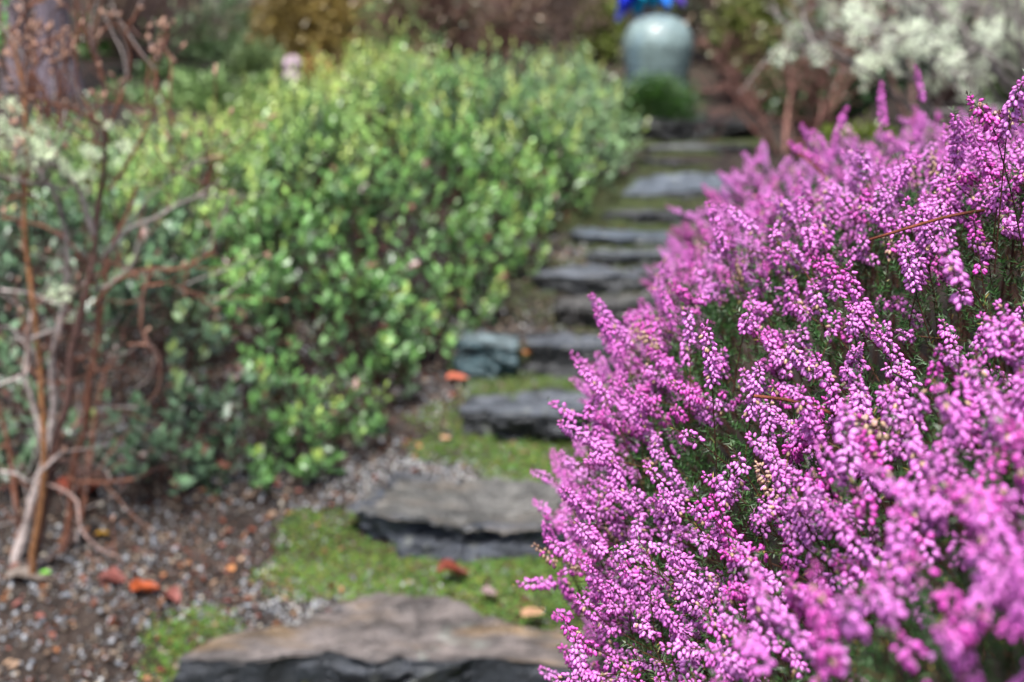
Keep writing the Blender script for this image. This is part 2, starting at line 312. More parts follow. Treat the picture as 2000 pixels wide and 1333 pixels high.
LT = np.array([[0, 0, 0], [-.42, .12, .3], [-.5, .16, .62], [0, -.02, 1], [.5, .16, .62], [.42, .12, .3], [0, 0, .35], [0, -.03, .7]])
LF = [np.array([[0, 6, 1, 1], [0, 5, 6, 6]])[:, :3], np.array([[1, 6, 7, 2], [6, 5, 4, 7]]), np.array([[2, 7, 3], [7, 4, 3]])]
def litter():
    mb = MB(); n = 11000; x, y = scatter(n, -2.2, .55, 2.2, 5.5)
    nearL = np.exp(-((x + .95) ** 2) / .45 ** 2) + .25 + .7 * np.exp(-((x - xb(y) + .05) ** 2) / .12 ** 2)
    k = (rng.random(n) < (nearL + .5 * np.clip(fbm(np.stack([x, y], -1), 3, 88), 0, 1)) * .95) & (x < xl(y)); x, y = x[k], y[k]; n = len(x)
    z = ground(x, y) + .006; d = nrm(np.stack([rng.normal(0, 1, n), rng.normal(0, 1, n), rng.normal(.15, .3, n)], -1))
    pal = np.array([[.15, .045, .025], [.10, .035, .02], [.26, .11, .05], [.07, .035, .02], [.30, .19, .12], [.20, .07, .055]])
    C = pal[rng.integers(0, 6, n)] * (.6 + .7 * rng.random((n, 1)))
    a = .007 + .026 * rng.random(n) ** 3
    inst(mb, LT, LF, np.stack([x, y, z], -1), d, rng.normal(0, .6, n), a, a * .5, C[:, None])
    # thin dead twigs
    m = 620; x, y = scatter(m, -2.0, .3, 2.2, 4.5); k = x < xb(np.maximum(y, 3.3)) + .3; x, y = x[k], y[k]; m = len(x)
    th = rng.random(m) * 6.28; L = .02 + .1 * rng.random(m) ** 2; t = np.linspace(-.5, .5, 5)[None]
    X = x[:, None] + t * (L * np.cos(th))[:, None]; Y = y[:, None] + t * (L * np.sin(th))[:, None]; Z = ground(X, Y) + .006 + .006 * rng.random((m, 5))
    tubes(mb, np.stack([X, Y, Z], -1), .0013 * np.ones((m, 5)), np.array([.12, .06, .045]) * (.6 + .9 * rng.random((m, 1))), 4)
    tag(mb.build('leaf_litter', M_dry), 'brown and rust leaf litter with thin dead twigs on the soil', 'leaf litter', kind='stuff')
litter()
def curled_leaf(u, v, z, size, rot, col, label, lobes=0, curl=.5):
    t0 = 14.9 * pi / 180 + math.atan((v - 666) / FPX); y = (CZ - z) / math.tan(t0); c = y * CP + (CZ - z) * SP; x = (u - 1000) / FPX * c
    mb = MB(); nu, nv = 13, 9; U, Vv = np.meshgrid(np.linspace(0, 1, nu), np.linspace(-1, 1, nv), indexing='ij')
    w = np.sin(U * pi) ** .7 * .34; 
    if lobes: w = w * (1.1 + .55 * np.abs(np.sin(U * pi * 2.5 + .6)))
    X = (U - .5); Y = Vv * w; Z = curl * .5 * Vv ** 2 * w + .1 * curl * np.sin(U * 5 + rot) + .05 * noise(np.stack([X, Y, Y * 0], -1), 6, int(u))
    ca, sa = cos(rot), sin(rot); P = np.stack([X * ca - Y * sa, X * sa + Y * ca, Z], -1) * size
    Ct = np.array(col) * (1 + .25 * noise(P, 60, int(v))[..., None]) * np.where(np.abs(Vv) < .1, .8, 1)[..., None]
    i = (np.arange(nu - 1)[:, None] * nv + np.arange(nv - 1)[None]).ravel()
    p0 = np.array([x, y, max(z, float(ground(np.array(x), np.array(y)))) + .012]); 
    mb.add(P, np.stack([i, i + nv, i + nv + 1, i + 1], -1), Ct.reshape(-1, 3)); o = mb.build('fallen_leaf', M_dry); o.location = p0
    return tag(o, label, 'fallen leaf', 'fallen leaves on the path and soil')
for a in [(885, 1125, .10, .085, .3, (.16, .035, .02), 'dark red curled leaf on the moss below the second step', 0, 1.2),
          (955, 1165, .10, .05, 2.2, (.22, .15, .15), 'small mauve grey leaf on the moss above the bottom step', 0, .8),
          (1040, 1205, .10, .065, .5, (.42, .24, .14), 'tan straw coloured narrow leaf in moss beside the heather', 0, .3),
          (288, 1212, .02, .075, .8, (.34, .07, .02), 'bright orange rust leaf lying on the soil at lower left', 1, .9),
          (338, 1222, .02, .065, -.7, (.17, .055, .045), 'reddish brown folded leaf just right of the orange one', 0, 1.2),
          (225, 1200, .02, .07, .1, (.16, .05, .04), 'long maroon leaf just left of the orange one', 1, .9),
          (453, 1152, .03, .035, -1.0, (.5, .22, .09), 'small lone orange leaf on gravel left of the moss', 0, .5),
          (893, 745, .27, .075, .3, (.6, .17, .10), 'coral red leaf on the path in front of the teal rock', 1, .5),
          (1030, 695, .33, .06, 1.4, (.45, .16, .05), 'orange brown leaf standing against the black fourth step', 0, .6),
          (850, 665, .33, .07, .4, (.45, .17, .10), 'pale rust leaf at the bush edge left of the teal rock', 1, .8),
          (205, 1110, .04, .04, .2, (.45, .24, .03), 'small mustard yellow leaf under the bare shrub', 0, .4),
          (870, 862, .18, .045, 1.9, (.5, .30, .17), 'pale tan leaf on moss behind the second step', 0, .5),
          (160, 1050, .06, .12, 1.1, (.22, .05, .03), 'large dark red leaf among the stems of the bare shrub', 1, .9),
          (60, 1210, .02, .10, .2, (.16, .13, .11), 'long brown strap leaf at the foot of the bare shrub', 0, .7),
          (95, 1192, .03, .03, .2, (.16, .42, .05), 'tiny lime green leaf on the soil at far lower left', 0, .4)]:
    curled_leaf(*a)

# ------------------------------------------------------------------ heather
def heather():
    def H(x, y):
        e = x - xl(y) + .05 * noise(np.stack([y * 0, y], -1), 3.1, 5)
        z = ftop(e, y) + .075 * fbm(np.stack([x, y], -1), 4.5, 91, 3) * sst(.02, .2, e)
        z = z + .13 * np.exp(-(((x - .66) / .16) ** 2 + ((y - 1.27) / .22) ** 2)) - .22 * sst(2.9, 3.5, y) - .12 * sst(.7, .3, y) + .06 * np.exp(-((y - .85) / .25) ** 2) * sst(.1, .3, e)
        z = z - .10 * sst(.9, 1.6, x)
        return z
    def surf(n, x1=1.7):
        x = rng.random(n) * x1 - .02; y = .2 + 3.35 * rng.random(n); h = .004
        gx = (H(x + h, y) - H(x - h, y)) / (2 * h); gy = (H(x, y + h) - H(x, y - h)) / (2 * h)
        gx = np.clip(gx, -9, 9); w = np.sqrt(1 + gx * gx + gy * gy); k = (rng.random(n) < w / 9.2) & (x > xl(y) - .01)
        p = np.stack([x, y, H(x, y)], -1)[k]; nn = nrm(np.stack([-gx, -gy, np.ones(n)], -1))[k]
        k = p[:, 2] > ground(p[:, 0], p[:, 1]) + .02; return p[k], nn[k]
    P, Nn = surf(158000); k = infr(P, 260)
    dens = fbm(P, 8, 120, 3); keep = rng.random(len(P)) < np.clip(.60 + 2.3 * dens, .03, 1)
    sel = k & keep; P, Nn = P[sel], Nn[sel]
    # thin to an even spacing with a voxel hash
    c = proj(P)[2]; cell = np.clip(.0245 + .003 * (c - 1.2), .0235, .028); order = rng.permutation(len(P)); seen = set(); idx = []
    for i in order:
        q = (int(P[i, 0] / cell[i]), int(P[i, 1] / cell[i]), int(P[i, 2] / cell[i]))
        if q in seen: continue
        seen.add(q); idx.append(i)
    P, Nn = P[idx], Nn[idx]; n = len(P)
    D = nrm(.5 * Nn + np.array([-.28, -.05, .62]) + rng.normal(0, .40, (n, 3)))
    Ls = .018 + .055 * rng.random(n) ** 1.7; P = P + Nn * rng.normal(-.016, .024, (n, 1))
    # long sprays that break the outline
    sp = [(1150, 565, 1.75, -.55, .75, .10), (1080, 825, 1.55, -.8, .45, .075), (1235, 515, 2.1, -.8, .3, .06), (1172, 600, 1.7, -.4, .9, .07), (1690, 178, 2.3, -.45, .8, .10), (1845, 152, 2.3, .35, .9, .12),
          (1640, 205, 2.4, .1, 1, .10), (1572, 232, 2.4, -.35, .9, .10), (1530, 268, 2.3, -.8, .55, .10), (1600, 250, 2.5, -.4, .9, .07), (1480, 290, 2.7, -.1, 1, .07), (1430, 280, 2.8, -.2, 1, .07),
          (1395, 345, 2.7, -.8, .4, .06), (1385, 640, 1.3, -.12, 1, .065), (1462, 600, 1.42, .1, 1, .03), (1335, 480, 2.2, -.3, .9, .06), (1110, 790, 1.6, -.6, .7, .07), (1130, 880, 1.5, -.8, .3, .05),
          (1085, 1235, 1.35, -.8, .5, .05), (1125, 1255, 1.2, -.15, 1, .04), (1645, 790, .98, -.1, 1, .05), (1880, 480, 1.0, -.15, 1, .05), (1925, 180, 1.22, -.3, .8, .05), (1975, 150, 1.2, -.1, 1, .06), (1890, 225, 1.25, -.9, .1, .045), (1900, 880, .85, -.1, 1, .05), (1115, 1180, 1.4, -.8, .4, .06), (1105, 940, 1.5, -.5, .8, .06), (1110, 1030, 1.45, -.7, .5, .05), (1120, 1110, 1.4, -.6, .6, .06), (1150, 700, 1.6, -.4, .9, .06), (1135, 960, 1.6, -.8, .2, .04), (1145, 1000, 1.5, -.3, 1, .05), (1275, 560, 1.9, -.5, .8, .05), (1350, 600, 1.5, 0, 1, .04),
          (1700, 960, .8, -.9, .35, .06), (1870, 760, .85, -.2, 1, .04), (1950, 1210, .68, -.9, .1, .05), (1770, 1000, .8, .1, 1, .05)]
    tip = at([s[0] for s in sp], [s[1] for s in sp], [s[2] for s in sp]); d2 = nrm(np.array([[s[3], rng.normal(0, .2), s[4]] for s in sp])); l2 = np.array([s[5] for s in sp])
    P = np.vstack([P, tip - d2 * l2[:, None]]); D = np.vstack([D, d2]); Ls = np.r_[Ls, l2]; Nn = np.vstack([Nn, d2]); n = len(P)
    bend = rng.normal(0, .22, (n, 3)); bend[:, 2] += .1; bend -= (bend * D).sum(1, keepdims=True) * D
    hue = rng.random(n); patch = fbm(P, 3.0, 130)
    cr = proj(P)[2]; print('spikes', n)
    pink = np.array([.60, .09, .48]); lil = np.array([.72, .24, .68]); deep = np.array([.58, .045, .36]); cream = np.array([.46, .30, .18])
    mixv = np.clip(.5 + patch * .8 + rng.normal(0, .25, n), 0, 1)[:, None]
    base = pink * (1 - mixv) + lil * mixv; dm = (rng.random(n) < .12)[:, None]; base = np.where(dm, deep * .45 + pink * .55, base)
    pale = (rng.random(n) < .03); green = rng.random(n) < .05
    # bells
    nw = np.maximum(3, np.round(Ls / .0038)).astype(int); nb = nw * 5; tot = nb.sum(); sid = np.repeat(np.arange(n), nb)
    st = np.r_[0, np.cumsum(nb)[:-1]]; j = np.arange(tot) - st[sid]; wh = j // 5; t = (wh + .5 + rng.normal(0, .25, tot)) / nw[sid]; t = np.clip(t, 0, 1)
    A, B = frames(D); ph = j * 1.2566 + wh * .75 + rng.normal(0, .3, tot) + hue[sid] * 6
    Lx = (t * Ls[sid])[:, None]; axis = nrm(D[sid] + bend[sid] * (2 * t)[:, None]); cen = P[sid] + D[sid] * Lx + bend[sid] * Lx * t[:, None]
    rad = np.cos(ph)[:, None] * A[sid] + np.sin(ph)[:, None] * B[sid]
    tipf = sst(.75, 1, t)[:, None]
    bd = nrm(rad * (1 - .45 * tipf) + axis * (.05 + .75 * tipf) + np.array([0, 0, -1.]) * (.85 * (1 - .8 * tipf)) + rng.normal(0, .16, (tot, 3)))
    size = (.0052 + .0011 * rng.random(tot)) * (1 - .38 * tipf[:, 0]) * (.9 + .2 * hue[sid])
    bp = cen + rad * (.0028 + .0016 * rng.random((tot, 1))) * (1 - .5 * tipf)
    gap = (rng.random(tot) > .12) & ~((noise(np.column_stack([sid * 3.3, t * 4, t * 0]), 1, 7) > .55) & (t < .6))
    f1, f2, c3 = proj(bp); gap &= ~green[sid] & (f2 > -260) & (f2 < 1650)
    bc = base[sid] * (.82 + .36 * rng.random((tot, 1))); bc = bc * (1 - .35 * tipf) + deep * .35 * tipf
    spent = (rng.random(tot) < .035) | (pale[sid] & (rng.random(tot) < .7)); bc[spent] = cream * (.6 + .5 * rng.random((spent.sum(), 1)))
    def bellT(sides, rings):
        V = []; W = []
        for z, r, w in rings:
            for q in range(sides): V.append((r * cos(q * 2 * pi / sides), r * sin(q * 2 * pi / sides), z)); W.append(w)
        F = [[a * sides + q, a * sides + (q + 1) % sides, (a + 1) * sides + (q + 1) % sides, (a + 1) * sides + q] for a in range(len(rings) - 1) for q in range(sides)]
        return np.array(V), [np.array(F)], np.array(W)
    # ring: z, radius, colour weight row (0 sepal, 1 body, 2 lip, 3 anther)
    HI = bellT(6, [(0, .18, 0), (.14, .78, 0), (.45, 1.0, 1), (.78, .82, 1), (1.0, .5, 2), (1.02, .34, 3), (1.2, .30, 3), (1.22, .02, 3)])
    LO = bellT(4, [(0, .25, 0), (.3, .95, 0), (.75, .9, 1), (1.05, .35, 2)])
    def put(mb, m, T):
        W = T[2]; b = bc[m][:, None]; sep = b * .72 + np.array([.78, .45, .74]) * .28
        col = np.where((W == 0)[None, :, None], sep, np.where((W == 1)[None, :, None], b, np.where((W == 2)[None, :, None], b * .8 + deep * .15, np.array([.10, .012, .03]))))
        inst(mb, T[0], T[1], bp[m], bd[m], rng.random(len(m)) * 6, size[m], size[m] * .35, col)
    # green needles around every shoot, flowering part and the leafy stem below it
    def needles(mb, ids, per, lo, hi, scale=1.0):
        m = len(ids) * per; s = np.repeat(ids, per); t = lo + (hi - lo) * rng.random(m); L = (t * np.maximum(Ls[s], .03))[:, None]
        cen = P[s] + D[s] * L + bend[s] * L * t[:, None] * (t[:, None] > 0); ph = rng.random(m) * 6.28
        rad = np.cos(ph)[:, None] * A[s] + np.sin(ph)[:, None] * B[s]; d = nrm(rad + D[s] * (.5 + .5 * rng.random((m, 1))))
        C = np.array([.055, .11, .028]) * (.5 + .9 * rng.random((m, 1))); grey = rng.random((m, 1)) < .3; C = np.where(grey, np.array([.13, .17, .11]) * (.6 + .6 * rng.random((m, 1))), C)
        C = np.where(rng.random((m, 1)) < .05, np.array([.30, .22, .05]), C)
        TV = np.array([[-.5, 0, 0], [.5, 0, 0], [.5, .3, .6], [0, .2, 1], [-.5, .3, .6]])
        inst(mb, TV, [np.array([[0, 1, 2, 4]]), np.array([[4, 2, 3]])], cen, d, rng.random(m) * 6, (.006 + .003 * rng.random(m)) * scale, .0009 * scale, C[:, None])
    root = thing('heather_bush', (.75, 1.9, float(ground(np.array(.75), np.array(1.9)))), 'large mounded heather bush covered in magenta pink bell flower spikes right of the path', 'heather')
    u, v, c = proj(P + D * Ls[:, None] * .5); vis = (u > 20) & (u < 1980) & (v > 20) & (v < 1320)
    near = np.where(vis)[0]; near = near[np.argsort(c[near] / (Ls[near] + .01))[:92]]; extra = np.arange(n - len(sp), n - len(sp) + 8)
    single = np.unique(np.r_[near, extra])[:100]; lone = np.zeros(n, bool); lone[single] = True
    g = np.where(gap)[0]; gl = g[lone[sid[g]]]
    for s in single:
        mb = MB(); m = gl[sid[gl] == s]
        if len(m) < 3: continue
        put(mb, m, HI); mb.build('flower_spike', M_petal, root)
    gr = g[~lone[sid[g]]]; near_in = (c3[gr] < 1.75) & (f1[gr] < 2120) & (f2[gr] < 1450); hi = gr[near_in]; lo = gr[~near_in]; print('bells', len(hi), len(lo))
    mb = MB(); put(mb, hi, HI); put(mb, lo, LO); tag(mb.build('flower_mass', M_petal, root), 'thousands of small pink bell flowers in spikes', kind='stuff')
    # foliage: needles
    mb = MB(); close = np.where(cr < 1.8)[0]; far = np.where(cr >= 1.8)[0]
    needles(mb, close, 60, -1.6, 1.10); needles(mb, far, 22, -1.3, 1.05, 1.5)
    # deeper leafy shoots
    P2, N2 = surf(110000); k = infr(P2, 120) & (proj(P2)[2] < 3.6); P2, N2 = P2[k], N2[k]
    k = rng.permutation(len(P2))[:7500]; P2, N2 = P2[k], N2[k]; m = len(P2); dep = .02 + .07 * rng.random((m, 1)); P2 = P2 - N2 * dep
    D2 = nrm(.6 * N2 + [0, 0, .5] + rng.normal(0, .4, (m, 3))); per = 44; s = np.repeat(np.arange(m), per); t = .05 * rng.random((len(s), 1))
    cc = proj(P2)[2][s]; a2, b2 = frames(D2); ph = rng.random(len(s)) * 6.28; rad = np.cos(ph)[:, None] * a2[s] + np.sin(ph)[:, None] * b2[s]
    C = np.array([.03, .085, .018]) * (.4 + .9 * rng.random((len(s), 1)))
    TV = np.array([[-.5, 0, 0], [.5, 0, 0], [0, .2, 1]])
    inst(mb, TV, [np.array([[0, 1, 2]])], P2[s] + D2[s] * t, nrm(rad + D2[s] * .7), rng.random(len(s)) * 6, .008, .0013 * np.clip(cc / 1.3, 1, 2), C[:, None])
    mb.build('foliage', M_needle, root)
    # wiry stems
    mb = MB(); tt = np.linspace(-2.2, 1, 5)[None, :, None]; LL = np.maximum(Ls, .03)[:, None, None]
    X = P[:, None] + D[:, None] * LL * tt + bend[:, None] * LL * np.maximum(tt, 0) ** 2; X[:, 0, 2] -= .01
    tubes(mb, X, np.linspace(.0011, .0006, 5)[None] * np.ones((n, 1)), np.array([.085, .034, .02]) * (.5 + .9 * rng.random((n, 1))), 3)
    m = 170; pe, ne = surf(60000); k = rng.permutation(len(pe))[:m]; pe, ne = pe[k], ne[k]; m = len(pe)
    rt = np.stack([pe[:, 0] * .6 + .30 + rng.normal(0, .1, m), pe[:, 1] * .85 + .3 + rng.normal(0, .1, m)], -1); rt = np.column_stack([rt, ground(rt[:, 0], rt[:, 1]) - .02])
    q = np.linspace(0, 1, 9)[None, :, None]; mid = (rt + pe) / 2 + [0, 0, .05] ; X = (1 - q) ** 2 * rt[:, None] + 2 * q * (1 - q) * mid[:, None] + q * q * (pe - ne * .03)[:, None]
    X = X + .012 * rng.normal(0, 1, X.shape) * np.sin(q * pi)
    tubes(mb, X, np.linspace(.005, .0014, 9)[None] * np.ones((m, 1)), np.array([.06, .026, .018]) * (.6 + .8 * rng.random((m, 1))), 5)
    # bare reddish twigs showing at the surface
    for pts, r in (([(1480, 770, 1.27), (1540, 780, 1.25), (1610, 800, 1.22), (1680, 835, 1.22)], .0019), ([(1700, 470, 1.33), (1780, 445, 1.3), (1850, 425, 1.3), (1920, 412, 1.32)], .0017), ([(1560, 300, 2.3), (1600, 330, 2.2), (1640, 400, 2.1)], .002), ([(1120, 900, 1.9), (1140, 930, 1.9), (1175, 990, 1.8)], .0015)):
        a = smooth_path([at(*q) for q in pts], 14, .004, int(pts[0][0])); tubes(mb, a[None], np.full((1, 14), r), np.array([.16, .045, .025]), 6)
    mb.build('branch', M_bark, root)
heather()

# ------------------------------------------------------------------ broad-leaved shrub bank on the left
SLEAF = np.array([[0, 0, 0], [-.5, .12, .35], [-.46, .14, .72], [0, .05, 1.0], [.46, .14, .72], [.5, .12, .35]])
SLF = [np.array([[0, 3, 2, 1], [0, 5, 4, 3]])]
def leafy(mb, pos, d, L, nl, leaf, young, old, tipcol, ytip, droop=.75, gloss=0):
    """shoots with spiral leaves; per-shoot arrays pos,d,L"""
    n = len(pos); s = np.repeat(np.arange(n), nl); j = np.tile(np.arange(nl), n); t = (j + .6) / nl; a, b = frames(d)
    ph = j * 2.4 + np.repeat(rng.random(n) * 6.28, nl); rad = np.cos(ph)[:, None] * a[s] + np.sin(ph)[:, None] * b[s]
    up = (.35 + 1.1 * t ** 2)[:, None]; ld = nrm(rad * droop + d[s] * up + rng.normal(0, .15, (len(s), 3)))
    P = pos[s] + d[s] * (L[s] * t)[:, None]; k = ytip[s][:, None] * 1.0; r = rng.random((len(s), 1))
    oc = np.broadcast_to(old, (n, 3))[s]; yc = np.broadcast_to(young, (n, 3))[s]
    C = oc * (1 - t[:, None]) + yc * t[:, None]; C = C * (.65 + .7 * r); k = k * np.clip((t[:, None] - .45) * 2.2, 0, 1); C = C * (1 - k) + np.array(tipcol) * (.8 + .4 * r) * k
    C = np.where(rng.random((len(s), 1)) < .035, np.array([.16, .06, .045]) * (.5 + r), C); sz = leaf * (1 - .45 * t ** 3) * (.6 + .8 * rng.random(len(s)))
    # spin so the flat of the leaf faces along the shoot
    ax, bx = frames(ld); tgt = d[s] - (d[s] * ld).sum(1, keepdims=True) * ld; spin = np.arctan2(-(tgt * ax).sum(1), (tgt * bx).sum(1)) + rng.normal(0, .3, len(s))
    inst(mb, SLEAF, SLF, P, ld, spin, sz, sz * .42, C[:, None])
def bushes():
    SEEDS = [(-1.25, 3.75, 0), (-.55, 4.0, 1), (-1.0, 4.9, 2), (-.15, 5.1, 3), (-2.0, 5.4, 4), (-.95, 6.2, 5), (.15, 6.1, 6)]
    LAB = ['low dark green shrub with pale rosettes and maroon stems, behind the bare twiggy shrub', 'glossy green shrub overhanging the gravel left of the second and third steps',
           'dense light green shrub with yellow tips in the middle of the left bank', 'green shrub with lime tips spilling towards the upper steps', 'loose pale green shrub beside the grey tree trunks at far left',
           'tall upright yellow green shrub at the back of the left bank', 'grey green shrub at the top of the bank beside the mossy green mound']
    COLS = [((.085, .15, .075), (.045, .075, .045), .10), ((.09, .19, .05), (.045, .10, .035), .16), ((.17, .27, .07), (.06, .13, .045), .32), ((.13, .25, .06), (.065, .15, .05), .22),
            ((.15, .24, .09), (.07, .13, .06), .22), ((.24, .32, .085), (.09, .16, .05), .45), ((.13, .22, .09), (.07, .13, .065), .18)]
    def e_in(x, y):
        yf = np.interp(x, [-3, -1.6, -1.0, -.75, -.6], [3.15, 3.25, 3.22, 3.3, 3.4]); return np.minimum((xb(y) - x) * .85, y - yf)
    def H(x, y):
        e = e_in(x, y); h = np.interp(e, [0, .06, .2, .5, 1.0, 2.0], [.02, .16, .32, .46, .58, .66]) + .27 * fbm(np.stack([x, y], -1), 3.1, 150, 4) * sst(0, .3, e)
        dd = np.sort(np.stack([(x - a[0]) ** 2 + (y - a[1]) ** 2 for a in SEEDS], -1), -1); gapf = sst(0, .22, np.sqrt(dd[..., 1]) - np.sqrt(dd[..., 0])); lump = .08 * noise(np.stack([x, y], -1), 1.7, 155)
        z = ground(x, y) + h * (.62 + .38 * gapf); cap = np.interp(x, [-3, -2.1, -1.6, -1.0, -.6, 0, .5], [.76, .76, .84, .92, 1.03, 1.10, 1.02]) + lump - .16 * (1 - gapf) + .10 * noise(np.stack([x, y], -1), 2.2, 151)
        return np.where(z > cap - .1, cap - .1 * np.exp(-(z - cap + .1) / .1), z)
    n = 90000; x = -3.3 + 4.1 * rng.random(n); y = 3.1 + 4.2 * rng.random(n) ** 1.15; e = e_in(x, y); h = .01
    gx = (H(x + h, y) - H(x - h, y)) / .02; gy = (H(x, y + h) - H(x, y - h)) / .02; w = np.sqrt(1 + gx ** 2 + gy ** 2)
    k = (e > 0) & (rng.random(n) < np.minimum(w, 5) / 5 * 1.0); x, y, gx, gy = x[k], y[k], gx[k], gy[k]
    p = np.stack([x, y, H(x, y)], -1); k = infr(p, 220); p, gx, gy = p[k], gx[k], gy[k]; nn = nrm(np.stack([-gx, -gy, np.ones(len(p))], -1))
    dens = fbm(p, 5, 160, 3); kk = rng.random(len(p)) < np.clip(.52 + 2.6 * dens, .02, 1); p, nn = p[kk], nn[kk]
    cell = .062; seen = set(); idx = []
    for i in rng.permutation(len(p)):
        q = tuple((p[i] / cell).astype(int))
        if q in seen: continue
        seen.add(q); idx.append(i)
    p, nn = p[idx], nn[idx]; n = len(p); print('shoots', n)
    near = sst(5.0, 3.6, p[:, 1]); p = p - nn * (.14 * rng.random((n, 1)) ** 1.5) + nn * .01
    # stray tall shoots
    stray = rng.random(n) < .14
    d = nrm(nn * .45 + [0, 0, .8] + rng.normal(0, .18, (n, 3))); L = (.045 + .07 * rng.random(n)) * (1 + .7 * sst(4.0, 5.2, p[:, 1])) + stray * .12
    Sx = np.array([s[:2] for s in SEEDS]); wob = .25 * np.stack([noise(p, 2, 1), noise(p, 2, 2)], -1)
    own = np.argmin((((p[:, None, :2] + wob[:, None]) - Sx[None]) ** 2).sum(-1), 1)
    for b, (sx, sy, ci) in enumerate(SEEDS):
        m = np.where(own == b)[0]
        if len(m) < 20: continue
        root = thing('evergreen_shrub', (sx, sy, float(ground(np.array(sx), np.array(sy)))), LAB[b], 'shrub', 'broad leaved shrubs on the left bank')
        yc, oc, yt = COLS[ci]; mb = MB(); pr = np.clip(fbm(p[m], 2.2, 170)[:, None] * .5 + 1, .5, 1.5)
        ytip = (rng.random(len(m)) < 1.5 * yt * (1 + fbm(p[m], 3, 171))).astype(float) * (.2 + .75 * rng.random(len(m)))
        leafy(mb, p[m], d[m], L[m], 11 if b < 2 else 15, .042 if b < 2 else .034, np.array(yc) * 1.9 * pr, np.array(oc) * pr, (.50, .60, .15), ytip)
        # second, lower layer
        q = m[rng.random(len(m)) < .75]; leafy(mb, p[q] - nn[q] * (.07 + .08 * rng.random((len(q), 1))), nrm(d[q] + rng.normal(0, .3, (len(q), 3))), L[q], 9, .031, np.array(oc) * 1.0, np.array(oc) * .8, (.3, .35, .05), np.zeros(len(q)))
        if ci in (2, 3, 4, 5, 6):                            # long upright whips standing clear of the crown
            w = m[rng.permutation(len(m))[:60]]; w = w[p[w, 2] > .75]
            if len(w): leafy(mb, p[w], nrm(rng.normal(0, .16, (len(w), 3)) + [0, 0, 1]), .14 + .14 * rng.random(len(w)), 26, .026, np.array(yc) * 1.6, np.array(oc) * 1.6, (.66, .70, .17), np.full(len(w), .8))
        mb.build('foliage', M_leaf, root)
        mb = MB(); mm = m; k = len(mm); tt = np.linspace(-1.3, 1, 4)[None, :, None]; X = p[mm][:, None] + d[mm][:, None] * L[mm][:, None, None] * tt
        tubes(mb, X, np.linspace(.0022, .001, 4)[None] * np.ones((k, 1)), np.array([.10, .04, .028]) * (.5 + .8 * rng.random((k, 1))), 3)
        j = m[rng.permutation(len(m))[:max(14, len(m) // 12)]]; r0 = np.column_stack([sx + .5 * (p[j, 0] - sx) + rng.normal(0, .06, len(j)), sy + .5 * (p[j, 1] - sy) + .12 + rng.normal(0, .06, len(j))]); r0 = np.column_stack([r0, ground(r0[:, 0], r0[:, 1]) - .02])
        qq = np.linspace(0, 1, 8)[None, :, None]; md = (r0 + p[j]) / 2 + [0, 0, -.04]; X = (1 - qq) ** 2 * r0[:, None] + 2 * qq * (1 - qq) * md[:, None] + qq ** 2 * p[j][:, None] + .012 * rng.normal(0, 1, (len(j), 8, 3)) * np.sin(qq * pi)
        tubes(mb, X, np.linspace(.009, .002, 8)[None] * np.ones((len(j), 1)), np.array([.055, .024, .02]) * (.6 + .8 * rng.random((len(j), 1))), 5)
        mb.build('branch', M_bark, root)
bushes()

